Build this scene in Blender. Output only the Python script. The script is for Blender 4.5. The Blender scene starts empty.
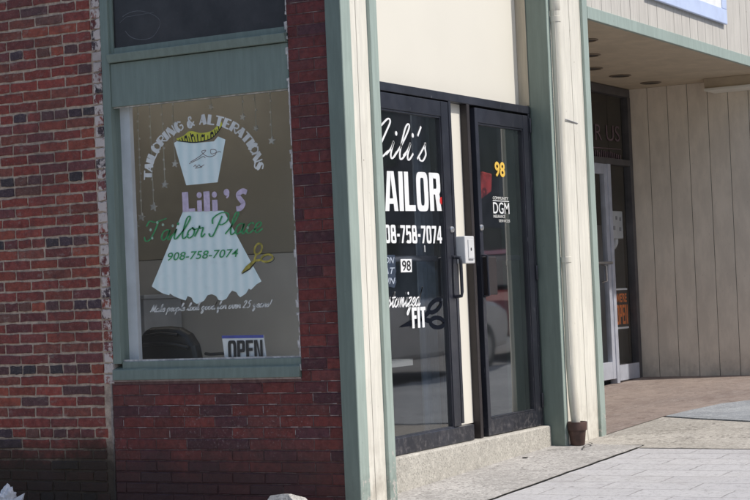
import bpy, bmesh, math, random
from mathutils import Vector, Matrix, noise
random.seed(7)
scene = bpy.context.scene
C = scene.collection
R = math.radians

# ------------------------------------------------------------------ materials
class NT:
    """small helper around a node tree"""
    def __init__(s, name):
        s.m = bpy.data.materials.new(name); s.m.use_nodes = True
        s.t = s.m.node_tree; s.t.nodes.clear()
        s.out = s.n('ShaderNodeOutputMaterial')
        s.co = s.n('ShaderNodeTexCoord')
    def n(s, kind, **kw):
        x = s.t.nodes.new(kind)
        for k, v in kw.items():
            if k in x.inputs.keys(): x.inputs[k].default_value = v
            else: setattr(x, k, v)
        return x
    def l(s, a, b): s.t.links.new(a, b)
    def noise(s, scale, detail=4, rough=.55, stretch=None):
        x = s.n('ShaderNodeTexNoise'); x.inputs['Scale'].default_value = scale
        x.inputs['Detail'].default_value = detail; x.inputs['Roughness'].default_value = rough
        if stretch:
            mp = s.n('ShaderNodeMapping'); mp.inputs['Scale'].default_value = stretch
            s.l(s.co.outputs['Object'], mp.inputs['Vector']); s.l(mp.outputs[0], x.inputs['Vector'])
        else: s.l(s.co.outputs['Object'], x.inputs['Vector'])
        return x.outputs['Fac']
    def ramp(s, fac, a, b, lo=0., hi=1.):
        x = s.n('ShaderNodeMapRange'); x.inputs['From Min'].default_value = a; x.inputs['From Max'].default_value = b
        x.inputs['To Min'].default_value = lo; x.inputs['To Max'].default_value = hi
        x.interpolation_type = 'SMOOTHSTEP'
        s.l(fac, x.inputs['Value']); return x.outputs[0]
    def math(s, op, a, b=0.):
        x = s.n('ShaderNodeMath'); x.operation = op
        for i, v in enumerate((a, b)):
            if isinstance(v, (int, float)): x.inputs[i].default_value = v
            else: s.l(v, x.inputs[i])
        return x.outputs[0]
    def mix(s, fac, a, b, blend='MIX'):
        x = s.n('ShaderNodeMix'); x.data_type = 'RGBA'; x.blend_type = blend
        for sock, v in ((x.inputs[0], fac), (x.inputs[6], a), (x.inputs[7], b)):
            if isinstance(v, (int, float)): sock.default_value = v
            elif isinstance(v, (tuple, list)): sock.default_value = (*v[:3], 1)
            else: s.l(v, sock)
        return x.outputs[2]
    def xyz(s):
        x = s.n('ShaderNodeSeparateXYZ'); s.l(s.co.outputs['Object'], x.inputs[0]); return x.outputs
    def finish(s, col, rough=.6, bump=None, bstr=.3, bdist=.005, metallic=0., spec=.5, trans=0.):
        b = s.n('ShaderNodeBsdfPrincipled')
        for sock, v in ((b.inputs['Base Color'], col), (b.inputs['Roughness'], rough)):
            if isinstance(v, (tuple, list)): sock.default_value = (*v[:3], 1)
            elif isinstance(v, (int, float)): sock.default_value = v
            else: s.l(v, sock)
        b.inputs['Metallic'].default_value = metallic
        b.inputs['Specular IOR Level'].default_value = spec
        if bump is not None:
            bp = s.n('ShaderNodeBump'); bp.inputs['Strength'].default_value = bstr; bp.inputs['Distance'].default_value = bdist
            s.l(bump, bp.inputs['Height']); s.l(bp.outputs[0], b.inputs['Normal'])
        s.l(b.outputs[0], s.out.inputs[0]); return s.m

def plain(name, col, rough=.55, var=.18, scale=6., bscale=60., bstr=.15, metallic=0., spec=.5):
    k = NT(name); f = k.noise(scale)
    c = k.mix(k.ramp(f, .3, .7), tuple(x*(1-var) for x in col), tuple(min(1, x*(1+var)) for x in col))
    return k.finish(c, rough, k.noise(bscale), bstr, .003, metallic, spec)

def paint(name, col, dirtcol=(.16,.14,.12), rough=.45, z0=.0, z1=.35, dirt=.55, chips=.0, chipcol=(.45,.42,.38), stretch=(14,14,1.2), runs=.16):
    """house paint: vertical streaks, splash dirt near the ground, chips low down"""
    k = NT(name); st = k.noise(3., 6, .6, stretch); bl = k.noise(1.7, 5, .6)
    c = k.mix(k.ramp(st, .35, .7), tuple(x*.90 for x in col), tuple(min(1, x*1.05) for x in col))
    c = k.mix(k.math('MULTIPLY', k.ramp(bl, .45, .75), .16), c, dirtcol)
    z = k.xyz()[2]; low = k.ramp(z, z0, z1, 1., 0.)
    d = k.math('MULTIPLY', k.math('MULTIPLY', low, k.ramp(k.noise(9., 6, .65), .3, .7)), dirt)
    c = k.mix(d, c, dirtcol)
    fine = k.ramp(k.noise(38., 5, .65), .64, .72)
    c = k.mix(k.math('MULTIPLY', fine, .30), c, dirtcol)
    v = k.n('ShaderNodeTexVoronoi'); v.inputs['Scale'].default_value = 4.5; k.l(k.co.outputs['Object'], v.inputs['Vector'])
    c = k.mix(k.math('MULTIPLY', k.ramp(v.outputs['Distance'], .018, .032, 1., 0.), .55), c, (.16,.11,.07))
    run = k.ramp(k.noise(5., 7, .7, (9,9,.5)), .58, .74)
    c = k.mix(k.math('MULTIPLY', run, runs), c, dirtcol)
    if chips:
        ch = k.noise(22., 6, .7); lo2 = k.ramp(z, .05, .62, .0, .17)
        k2 = k.n('ShaderNodeMath'); k2.operation = 'GREATER_THAN'
        k.l(k.math('SUBTRACT', ch, lo2), k2.inputs[0]); k2.inputs[1].default_value = .62 - chips
        c = k.mix(k2.outputs[0], c, chipcol)
    return k.finish(c, rough, k.noise(30., 5, .6, (3,3,.5)), .25, .003)

def glass(name, tint=(.9,.92,.9), base=.02, ior=1.5, k_=2., dust_haze=(.012,.07), haze_col=(.55,.53,.5)):
    k = NT(name)
    t = k.n('ShaderNodeBsdfTransparent'); t.inputs[0].default_value = (*tint, 1)
    g = k.n('ShaderNodeBsdfGlossy'); g.inputs['Roughness'].default_value = .03
    lw = k.n('ShaderNodeLayerWeight'); lw.inputs['Blend'].default_value = .5
    f0 = ((ior-1)/(ior+1))**2
    fr = k.math('ADD', k.math('MULTIPLY', k.math('POWER', lw.outputs['Facing'], 4.6), 1-f0), f0)
    bp = k.n('ShaderNodeBump'); bp.inputs['Strength'].default_value = .10; bp.inputs['Distance'].default_value = .012
    k.l(k.noise(1.3, 2), bp.inputs['Height']); k.l(bp.outputs[0], g.inputs['Normal'])
    d = k.n('ShaderNodeBsdfDiffuse'); d.inputs[0].default_value = (*haze_col,1)  # pale film: dust, and the haze of street reflections as colour
    dm = k.n('ShaderNodeMixShader')
    k.l(k.ramp(k.noise(2.2, 7, .65), .35, .8, *dust_haze), dm.inputs[0])
    k.l(t.outputs[0], dm.inputs[1]); k.l(d.outputs[0], dm.inputs[2])
    mx = k.n('ShaderNodeMixShader')
    k.l(k.math('ADD', k.math('MULTIPLY', fr, k_), base), mx.inputs[0])
    k.l(dm.outputs[0], mx.inputs[1]); k.l(g.outputs[0], mx.inputs[2])
    k.l(mx.outputs[0], k.out.inputs[0]); return k.m

def brick_mat(name, soot_y=None, spots=False, rough=.75, flake=False):
    k = NT(name)
    at = k.n('ShaderNodeAttribute'); at.attribute_name = 'tint'
    f1 = k.noise(28., 6, .65); f2 = k.noise(110., 4, .6)
    c = k.mix(k.ramp(f1, .3, .75), at.outputs['Color'], k.mix(1., at.outputs['Color'], (.55,.52,.55), 'MULTIPLY'))
    c = k.mix(k.math('MULTIPLY', k.ramp(f2, .52, .72), .10 if spots else .40), c, (.32,.22,.19))
    f3 = k.noise(13., 7, .72)
    c = k.mix(k.math('MULTIPLY', k.ramp(f3, .50, .70), .25 if spots else .45), c, (.085,.050,.052))
    smear = k.math('MULTIPLY', k.ramp(k.noise(19., 8, .74, (1,.6,1.3)), .56, .68), .12 if spots else .40)
    c = k.mix(smear, c, (.36,.29,.25))
    x, y, z = k.xyz()
    if spots:
        zone = k.math('MULTIPLY', k.ramp(z, .15, .34), k.ramp(z, .50, .70, 1., 0.))
        sp = k.math('MULTIPLY', k.ramp(k.noise(62., 7, .75), .54, .66), zone)
        sp = k.math('MULTIPLY', sp, k.ramp(k.noise(4.), .4, .62))
        c = k.mix(k.math('MULTIPLY', sp, .5), c, (.40,.33,.32))
    fl = k.math('MULTIPLY', k.ramp(k.noise(60., 6, .75), .66, .72), .3 if spots else .55)
    c = k.mix(fl, c, (.38,.32,.30))
    if flake:
        c = k.mix(k.ramp(k.noise(11., 8, .72, (1,1.2,.9)), .43, .51), c, (.60,.52,.48))
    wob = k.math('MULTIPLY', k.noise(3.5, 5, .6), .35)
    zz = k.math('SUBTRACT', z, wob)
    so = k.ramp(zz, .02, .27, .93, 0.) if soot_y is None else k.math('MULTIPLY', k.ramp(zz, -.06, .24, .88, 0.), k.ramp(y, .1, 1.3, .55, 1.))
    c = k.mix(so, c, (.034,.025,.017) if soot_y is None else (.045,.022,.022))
    grime = k.math('MULTIPLY', k.ramp(k.noise(2.2, 5, .6), .5, .75), .35)
    c = k.mix(grime, c, (.07,.045,.045))
    bh = k.math('ADD', f1, k.math('MULTIPLY', f2, .5))
    return k.finish(c, rough, bh, .55, .006, 0, .35)

M = {}
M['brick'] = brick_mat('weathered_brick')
M['brick_flake'] = brick_mat('flaking_white_brick', flake=True)
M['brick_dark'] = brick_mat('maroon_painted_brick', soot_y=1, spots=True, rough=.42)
M['mortar'] = brick_mat('sandy_mortar', rough=.95)
M['mortar_dark'] = brick_mat('dark_mortar', soot_y=1, spots=True, rough=.9)
GREEN = (.205,.335,.275); DGREEN = (.19,.30,.26)
M['green'] = paint('green_trim_paint', (.365,.44,.395), (.10,.12,.10), .45, chips=.05, chipcol=(.48,.46,.42))
M['green_shaded'] = paint('green_post_paint', (.18,.225,.192), (.07,.09,.08), .42, dirt=.4)  # trim green darkened for the shaded sides of the posts
M['green_win'] = paint('green_window_paint', (.20,.25,.218), (.09,.11,.10), .5, z0=.6, z1=.85, dirt=.35)
M['cream'] = paint('cream_siding_paint', (.79,.76,.67), (.33,.29,.23), .55, z0=.0, z1=.5, dirt=.6, chips=.0)
M['panel'] = plain('cream_panel_paint', (.77,.735,.645), .6, .025, .8, 40., .08)
M['tan'] = paint('shaded_cream_trim_paint', (.50,.43,.32), (.22,.17,.12), .6)  # cream with the shade of the left-facing return mixed in
M['upper'] = paint('pale_grey_siding_paint', (.60,.57,.52), (.30,.28,.25), .6, dirt=0)
M['recess'] = paint('beige_siding_paint', (.80,.71,.59), (.36,.31,.25), .6, z0=.15, z1=.6, dirt=.5, runs=.05, stretch=(3,3,1))
M['groove'] = plain('siding_groove', (.10,.09,.075), .9)
M['groove_light'] = plain('pale_siding_groove', (.30,.28,.25), .9)
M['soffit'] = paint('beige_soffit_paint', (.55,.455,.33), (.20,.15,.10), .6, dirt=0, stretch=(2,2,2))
M['black'] = plain('black_hollow', (.012,.012,.012), .8)
def dark_metal():
    k = NT('navy_black_door_metal'); z = k.xyz()[2]
    c = k.mix(k.ramp(k.noise(2.5, 5, .6, (1,1,.4)), .35, .7), (.016,.017,.024), (.030,.032,.044))
    dust_haze = k.math('MULTIPLY', k.ramp(z, .16, .40, 1., 0.), k.ramp(k.noise(30., 6, .7), .46, .72))
    c = k.mix(k.math('MULTIPLY', dust_haze, .55), c, (.23,.21,.21))
    sc_ = k.ramp(k.noise(70., 3, .5, (1,1,.15)), .68, .74)
    c = k.mix(k.math('MULTIPLY', sc_, .4), c, (.2,.2,.22))
    return k.finish(c, k.ramp(k.noise(6.), .3, .7, .28, .5), k.noise(25.), .1, .003, 0., .5)
M['door'] = dark_metal()
M['door_shadow'] = plain('shaded_door_metal', (.028,.022,.022), .55)  # browner door tone, the shade on the jamb put into the colour
M['alu'] = plain('dull_aluminium', (.46,.48,.54), .42, .12, metallic=.1)
M['alu_dark'] = plain('dark_anodised_metal', (.10,.095,.10), .45, metallic=.3)
M['steel'] = plain('steel', (.55,.55,.55), .3, metallic=.8)
M['glass'] = glass('shop_glass', (.98,.99,.98), base=.0, k_=.9, dust_haze=(.006,.04))
M['glass_far'] = glass('far_pane_glass', (.95,.96,.96), .0, k_=.9, dust_haze=(.003,.02))
M['glass_door'] = glass('door_glass', (.72,.76,.79), .05, k_=2.7, dust_haze=(.006,.045), haze_col=(.46,.52,.60))  # film tinted blue to imitate the reflected street
def screen_mat():
    k = NT('dirty_transom_glass')
    c = k.mix(k.ramp(k.noise(3., 6, .65), .3, .75), (.020,.018,.020), (.055,.050,.052))
    c = k.mix(k.math('MULTIPLY', k.ramp(k.noise(60., 5, .7), .64, .75), .35), c, (.2,.19,.18))
    return k.finish(c, .33, k.noise(40.), .1, .002, 0, .5)
M['transom'] = screen_mat()
def concrete(name, a, b, speck=0., speckcol=(.10,.09,.08), scale=1.6, sscale=70., crack=.0, bstr=.4, rough=.9):
    k = NT(name)
    c = k.mix(k.ramp(k.noise(scale, 8, .66), .32, .70), a, b)
    c = k.mix(k.math('MULTIPLY', k.ramp(k.noise(5., 8, .74), .48, .70), .50), c, tuple(x*.58 for x in a))
    c = k.mix(k.math('MULTIPLY', k.ramp(k.noise(24., 6, .75), .50, .62), .60), c, tuple(min(1, x*1.30) for x in b))
    g2 = k.noise(75., 4, .7)
    c = k.mix(k.math('MULTIPLY', k.ramp(g2, .52, .62), .62), c, tuple(x*.50 for x in a))
    bh = k.math('ADD', g2, k.noise(24., 6, .75))
    if speck:
        v = k.n('ShaderNodeTexVoronoi'); v.inputs['Scale'].default_value = sscale
        k.l(k.co.outputs['Object'], v.inputs['Vector'])
        s1 = k.ramp(v.outputs['Distance'], .22, .50, 1., 0.)
        w = k.n('ShaderNodeSeparateColor'); k.l(v.outputs['Color'], w.inputs[0])
        s1 = k.math('MULTIPLY', s1, k.ramp(w.outputs[0], .55, .62))
        s1 = k.math('MULTIPLY', s1, k.ramp(k.noise(1.6, 5, .6), .38, .58))
        c = k.mix(k.math('MULTIPLY', s1, speck), c, speckcol)
        bh = k.math('SUBTRACT', bh, s1)
    return k.finish(c, rough, bh, bstr, .006, 0, .25)
M['concrete'] = concrete('rough_grey_concrete', (.33,.315,.295), (.46,.44,.415), .55, sscale=38.)
M['step'] = concrete('yellowed_step_concrete', (.45,.425,.375), (.51,.485,.43), .10, (.25,.22,.19), 2., 60.)
M['apron'] = concrete('exposed_pebble_concrete', (.34,.315,.275), (.46,.43,.385), .85, (.11,.10,.09), 1.2, 26.)
M['slab'] = concrete('smooth_blue_grey_slab', (.27,.285,.30), (.37,.385,.395), .15, sscale=40., bstr=.15)
M['asphalt'] = concrete('asphalt', (.23,.23,.23), (.29,.29,.285), .3, (.15,.15,.15), 1., 90.)
M['kerb'] = concrete('kerb_concrete', (.33,.32,.30), (.42,.41,.39), .3)
def tile_mat():
    k = NT('worn_red_brown_floor_tiles')
    br = k.n('ShaderNodeTexBrick'); br.inputs['Scale'].default_value = 1.
    br.inputs['Brick Width'].default_value = .20; br.inputs['Row Height'].default_value = .10
    br.inputs['Mortar Size'].default_value = .006; br.inputs['Color1'].default_value = (.265,.22,.195,1)
    br.inputs['Color2'].default_value = (.215,.165,.142,1); br.inputs['Mortar'].default_value = (.22,.17,.145,1)
    k.l(k.co.outputs['Object'], br.inputs['Vector'])
    c = k.mix(k.ramp(k.noise(1.6, 7, .65), .35, .7), br.outputs['Color'], (.31,.25,.215))
    c = k.mix(k.math('MULTIPLY', k.ramp(k.noise(6., 8, .76), .48, .66), .6), c, (.15,.11,.095))
    c = k.mix(k.math('MULTIPLY', k.ramp(k.noise(24., 7, .78), .52, .62), .65), c, (.42,.36,.32))
    c = k.mix(k.math('MULTIPLY', k.ramp(k.noise(17., 7, .8), .53, .63), .6), c, (.12,.09,.075))
    return k.finish(c, .85, k.math('SUBTRACT', k.noise(80.), br.outputs['Fac']), .35, .004, 0, .3)
M['tile'] = tile_mat()
def paver_mat():
    k = NT('pale_lavender_pavers')
    mp = k.n('ShaderNodeMapping'); mp.inputs['Rotation'].default_value = (0, 0, R(90)); mp.inputs['Location'].default_value = (.11, 1.80, 0)
    nz = k.n('ShaderNodeTexNoise'); nz.inputs['Scale'].default_value = 14.; k.l(k.co.outputs['Object'], nz.inputs['Vector'])
    k.l(k.co.outputs['Object'], mp.inputs['Vector'])
    ad = k.n('ShaderNodeVectorMath'); ad.operation = 'MULTIPLY_ADD'
    k.l(nz.outputs['Color'], ad.inputs[0]); ad.inputs[1].default_value = (.022,.022,0); k.l(mp.outputs[0], ad.inputs[2])
    br = k.n('ShaderNodeTexBrick'); br.inputs['Scale'].default_value = 1.
    br.inputs['Brick Width'].default_value = .54; br.inputs['Row Height'].default_value = .262
    br.inputs['Mortar Size'].default_value = .007; br.inputs['Mortar Smooth'].default_value = .4
    br.inputs['Color1'].default_value = (.50,.49,.49,1); br.inputs['Color2'].default_value = (.44,.43,.435,1); br.inputs['Mortar'].default_value = (.27,.26,.255,1)
    k.l(ad.outputs[0], br.inputs['Vector'])
    c = k.mix(k.math('MULTIPLY', k.ramp(k.noise(2.4, 7, .65), .4, .72), .6), br.outputs['Color'], (.47,.455,.45))
    c = k.mix(k.math('MULTIPLY', k.ramp(k.noise(13., 7, .7), .52, .75), .35), c, (.24,.225,.215))
    c = k.mix(k.math('MULTIPLY', k.ramp(k.noise(34., 7, .8), .51, .61), .55), c, (.23,.22,.215))
    c = k.mix(k.math('MULTIPLY', k.ramp(k.noise(4.5, 8, .75), .52, .68), .45), c, (.52,.51,.50))
    v = k.n('ShaderNodeTexVoronoi'); v.inputs['Scale'].default_value = 4.; k.l(k.co.outputs['Object'], v.inputs['Vector'])
    c = k.mix(k.math('MULTIPLY', k.ramp(v.outputs['Distance'], .05, .085, 1., 0.), .45), c, (.17,.165,.16))
    c = k.mix(k.math('MULTIPLY', k.ramp(k.noise(.9, 6, .7), .5, .72), .35), c, (.27,.25,.23))
    # part of the joints are filled flush with dust
    return k.finish(c, .9, k.math('SUBTRACT', k.noise(120.), k.math('MULTIPLY', br.outputs['Fac'], 2.)), .35, .005, 0, .25)
M['paver'] = paver_mat()
M['white'] = plain('white_vinyl', (.86,.87,.87), .5, .06)
M['white_soft'] = plain('white_lettering_vinyl', (.70,.70,.68), .6, .12)
M['white_dim'] = plain('worn_white_lettering', (.70,.70,.67), .6, .15)
def dress_mat():
    k = NT('pale_aqua_dress_vinyl'); x, y, z = k.xyz()
    w = k.n('ShaderNodeTexWave'); w.inputs['Scale'].default_value = 4.5; w.inputs['Distortion'].default_value = 1.2; w.bands_direction = 'Y'
    k.l(k.co.outputs['Object'], w.inputs['Vector'])
    c = k.mix(k.math('MULTIPLY', w.outputs['Fac'], .7), (.84,.94,.92), (.64,.80,.80))
    c = k.mix(k.math('MULTIPLY', k.ramp(k.noise(20., 5), .5, .8), .2), c, (.5,.55,.55))
    return k.finish(c, .5)
M['dress'] = dress_mat()
M['lilac'] = plain('lilac_lettering', (.60,.50,.64), .55, .15, 30)
M['green_ink'] = plain('green_lettering', (.05,.31,.11), .5, .25, 40)
M['yellow'] = plain('yellow_tape_vinyl', (.62,.60,.07), .5, .12, 20)
M['gold'] = plain('gold_vinyl', (.40,.33,.06), .4, .35, 40)
M['orange_num'] = plain('amber_number_vinyl', (.80,.52,.09), .5, .1)
M['ink'] = plain('dark_ink', (.02,.02,.022), .5)
M['blue'] = plain('blue_print', (.08,.10,.42), .5)
M['red'] = plain('red_fabric', (.62,.05,.045), .8, .3, 14)
M['red_dot'] = plain('red_vinyl', (.75,.03,.03), .5)
M['orange'] = plain('orange_print', (1.,.24,.04), .5, .15, 30)
M['sign_blue'] = plain('periwinkle_sign_frame', (.56,.65,.88), .45, .06)
M['sign_grey'] = plain('grey_sign_print', (.42,.47,.55), .5)
M['leather'] = plain('black_leather', (.014,.014,.015), .38, .3, 12, 14., .6)
M['pot'] = plain('dark_brown_pot_clay', (.075,.040,.032), .6, .3, 14., 40., .3)
M['soil'] = plain('potting_soil', (.05,.035,.025), .95)
M['pipe'] = paint('cream_pipe_paint', (.70,.67,.58), (.36,.31,.25), .5, z0=.1, z1=.7, dirt=.5)
M['plastic'] = plain('off_white_plastic', (.66,.66,.66), .4, .06)
M['plastic_grey'] = plain('grey_plastic', (.30,.30,.32), .4)
M['paper'] = plain('crumpled_white_plastic', (.72,.73,.76), .55, .1, 20., 30., .4)
M['rubble'] = concrete('broken_concrete', (.36,.35,.33), (.52,.50,.48), .4, sscale=90., scale=9.)
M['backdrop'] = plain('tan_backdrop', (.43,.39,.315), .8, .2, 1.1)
M['backdrop_grey'] = plain('reflection_grey_backdrop', (.60,.58,.55), .8, .15, 1.1)  # greyer than the upper tan to imitate reflections in the window
M['inside'] = plain('shop_interior_paint', (.16,.155,.15), .85, .15, 1.)
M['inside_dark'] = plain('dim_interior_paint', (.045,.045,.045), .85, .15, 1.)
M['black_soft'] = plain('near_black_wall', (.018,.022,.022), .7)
M['board'] = plain('white_side_board', (.70,.72,.76), .6, .08)
M['cabinet'] = plain('pale_grey_cabinet', (.46,.47,.50), .55, .08)
M['far_brick'] = plain('far_brown_brick', (.24,.21,.20), .9, .3, 3.)
M['far_tan'] = plain('far_tan_wall', (.42,.39,.35), .9, .2, 1.)
M['far_glass'] = plain('far_window_glass', (.03,.035,.04), .1)
def fill_sheet_mat():
    k = NT('translucent_fill_sheet'); b = k.n('ShaderNodeBsdfTranslucent'); b.inputs[0].default_value = (.92,.90,.86,1)
    k.l(b.outputs[0], k.out.inputs[0]); return k.m
M['fill_sheet'] = fill_sheet_mat()
M['string'] = plain('pale_garland_string', (.50,.48,.40), .7)
M['star'] = plain('silver_white_star', (.62,.60,.56), .5)
M['brown_ring'] = plain('brown_light_ring', (.17,.13,.09), .5)
M['brown_dark'] = plain('dark_brown_baffle', (.045,.035,.026), .6)
M['crack'] = plain('crack_dirt', (.075,.07,.062), .95)
M['caulk'] = plain('flaking_white_caulk', (.55,.52,.50), .8, .3, 30)

# ------------------------------------------------------------------ mesh building
class MB:
    def __init__(s): s.v = []; s.f = []; s.c = []
    def poly(s, pts, col=None):
        b = len(s.v); s.v += [tuple(p) for p in pts]; s.f.append(tuple(range(b, b+len(pts)))); s.c.append(col); return s
    def box(s, x0, x1, y0, y1, z0, z1, col=None):
        b = len(s.v)
        s.v += [(x0,y0,z0),(x1,y0,z0),(x1,y1,z0),(x0,y1,z0),(x0,y0,z1),(x1,y0,z1),(x1,y1,z1),(x0,y1,z1)]
        for q in ((3,2,1,0),(4,5,6,7),(0,1,5,4),(1,2,6,5),(2,3,7,6),(3,0,4,7)):
            s.f.append(tuple(b+i for i in q)); s.c.append(col)
        return s
    def hull(s, bot, top):
        """prism between two equal-length loops"""
        n = len(bot); b = len(s.v); s.v += [tuple(p) for p in bot] + [tuple(p) for p in top]
        s.f.append(tuple(b+i for i in range(n))[::-1]); s.c.append(None)
        s.f.append(tuple(b+n+i for i in range(n))); s.c.append(None)
        for i in range(n):
            j = (i+1) % n; s.f.append((b+i, b+j, b+n+j, b+n+i)); s.c.append(None)
        return s
    def lathe(s, cx, cy, prof, seg=28, cap=True):
        b = len(s.v)
        for r, z in prof:
            for i in range(seg):
                a = 2*math.pi*i/seg; s.v.append((cx+r*math.cos(a), cy+r*math.sin(a), z))
        for k in range(len(prof)-1):
            for i in range(seg):
                j = (i+1) % seg; s.f.append((b+k*seg+i, b+k*seg+j, b+(k+1)*seg+j, b+(k+1)*seg+i)); s.c.append(None)
        if cap:
            s.f.append(tuple(b+i for i in range(seg))[::-1]); s.c.append(None)
            e = b+(len(prof)-1)*seg; s.f.append(tuple(e+i for i in range(seg))); s.c.append(None)
        return s
    def tube(s, path, rad, seg=14):
        path = [Vector(p) for p in path]; rads = rad if isinstance(rad, list) else [rad]*len(path)
        b = len(s.v); ref = None
        for i, p in enumerate(path):
            t = (path[min(i+1, len(path)-1)] - path[max(i-1, 0)]).normalized()
            if ref is None: ref = t.orthogonal().normalized()
            ref = (ref - t*ref.dot(t)).normalized(); w = t.cross(ref)
            for k in range(seg):
                a = 2*math.pi*k/seg; s.v.append(tuple(p + rads[i]*(math.cos(a)*ref + math.sin(a)*w)))
        for i in range(len(path)-1):
            for k in range(seg):
                j = (k+1) % seg; s.f.append((b+i*seg+k, b+i*seg+j, b+(i+1)*seg+j, b+(i+1)*seg+k)); s.c.append(None)
        s.f.append(tuple(b+k for k in range(seg))[::-1]); s.c.append(None)
        e = b+(len(path)-1)*seg; s.f.append(tuple(e+k for k in range(seg))); s.c.append(None)
        return s
    def build(s, name, mat, parent=None, bevel=0., smooth=False, label=None):
        me = bpy.data.meshes.new(name); me.from_pydata(s.v, [], s.f); me.update()
        if any(c is not None for c in s.c):
            ca = me.color_attributes.new('tint', 'FLOAT_COLOR', 'CORNER'); i = 0
            for p, c in zip(me.polygons, s.c):
                for _ in p.loop_indices:
                    ca.data[i].color = (*(c or (.2,.2,.2)), 1); i += 1
        bm = bmesh.new(); bm.from_mesh(me); bmesh.ops.recalc_face_normals(bm, faces=bm.faces); bm.to_mesh(me); bm.free()
        me.materials.append(mat if not isinstance(mat, str) else M[mat])
        if smooth:
            for p in me.polygons: p.use_smooth = True
            me.set_sharp_from_angle(angle=R(40))
        o = bpy.data.objects.new(name, me); C.objects.link(o)
        if parent: 
            o.parent = parent; o.matrix_parent_inverse = world_of(parent).inverted()
        if bevel:
            b = o.modifiers.new('edge', 'BEVEL'); b.width = bevel; b.segments = 2; b.limit_method = 'ANGLE'; b.angle_limit = R(40)
        if label: o['label'] = label
        return o
def world_of(o):
    m = Matrix.LocRotScale(o.location, o.rotation_euler, None)
    if o.parent: m = world_of(o.parent) @ o.matrix_parent_inverse @ m
    return m
def tag(o, label=None, cat=None, group=None, kind=None):
    if label: o['label'] = label
    if cat: o['category'] = cat
    if group: o['group'] = group
    if kind: o['kind'] = kind
    return o
def thing(name, label, cat, loc=(0,0,0), group=None):
    o = bpy.data.objects.new(name, None); C.objects.link(o); o.location = loc; o.empty_display_size = .1
    return tag(o, label, cat, group)
def box(name, mat, parent, x0, x1, y0, y1, z0, z1, bevel=.003, label=None):
    return MB().box(x0,x1,y0,y1,z0,z1).build(name, mat, parent, bevel, label=label)

# ------------------------------------------------------------------ lettering and flat marks
# a plane is ('L', x) = the brick side (u = y, read from high y to low y) or ('F', y) = the front (u = x)
_lift = [0.]
def P3(pl, u, z, lift=0.):
    return (pl[1]-lift, u, z) if pl[0] == 'L' else (u, pl[1]-lift, z)
def font_polys(body, bold=0., shear=0.):
    cu = bpy.data.curves.new('t', 'FONT'); cu.body = body; cu.offset = bold; cu.shear = shear; cu.resolution_u = 4
    o = bpy.data.objects.new('t', cu); C.objects.link(o)
    me = bpy.data.meshes.new_from_object(o.evaluated_get(bpy.context.evaluated_depsgraph_get()))
    pts = [(v.co.x, v.co.y) for v in me.vertices]; fs = [tuple(p.vertices) for p in me.polygons]
    bpy.data.objects.remove(o); bpy.data.curves.remove(cu); bpy.data.meshes.remove(me)
    return pts, fs
def text(name, body, pl, u0, u1, z0, z1, mat, parent, bold=0., shear=0., lift=.002, slope=0.):
    """set text into the rectangle u0..u1, z0..z1"""
    pts, fs = font_polys(body, bold, shear)
    xs = [p[0] for p in pts]; ys = [p[1] for p in pts]
    ax, bx_, ay, by = min(xs), max(xs), min(ys), max(ys)
    mb = MB()
    mb.v = [P3(pl, u0+(x-ax)/(bx_-ax)*(u1-u0), z0+(y-ay)/(by-ay)*(z1-z0)+slope*(x-ax)/(bx_-ax), lift) for x, y in pts]
    mb.f = fs; mb.c = [None]*len(fs)
    return mb.build(name, mat, parent)
def flat(name, polys, pl, mat, parent, lift=.0015):
    mb = MB()
    for i, p in enumerate(polys): mb.poly([P3(pl, u, z, lift+i*.0002) for u, z in p])
    return mb.build(name, mat, parent)
def smooth_path(pts, n=7):
    if len(pts) < 3: return [Vector((p[0], p[1])) for p in pts]
    p = [Vector((a[0], a[1])) for a in pts]; p = [2*p[0]-p[1]] + p + [2*p[-1]-p[-2]]; out = []
    for i in range(1, len(p)-2):
        for k in range(n):
            t = k/n; a, b, c, d = p[i-1], p[i], p[i+1], p[i+2]
            out.append(.5*((2*b)+(c-a)*t+(2*a-5*b+4*c-d)*t*t+(3*b-a-3*c+d)*t**3))
    out.append(p[-2]); return out
def ribbon(mb, pl, path, w, lift, thin=1.):
    """a brush stroke; thin < 1 makes sideways and upward strokes lighter"""
    n = len(path); L = []
    for i in range(n):
        t = path[min(i+1, n-1)] - path[max(i-1, 0)]
        if t.length < 1e-9: t = Vector((1, 0))
        t.normalize(); ww = w*(thin+(1-thin)*abs(t.y))/2; q = Vector((-t.y, t.x))*ww
        L.append((path[i]+q, path[i]-q))
    for i in range(n-1):
        a, b = L[i], L[i+1]
        mb.poly([P3(pl, *a[0], lift), P3(pl, *a[1], lift), P3(pl, *b[1], lift), P3(pl, *b[0], lift)])
def dot(mb, pl, u, z, r, lift, n=12):
    mb.poly([P3(pl, u+r*math.cos(2*math.pi*i/n), z+r*math.sin(2*math.pi*i/n), lift) for i in range(n)])

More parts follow.
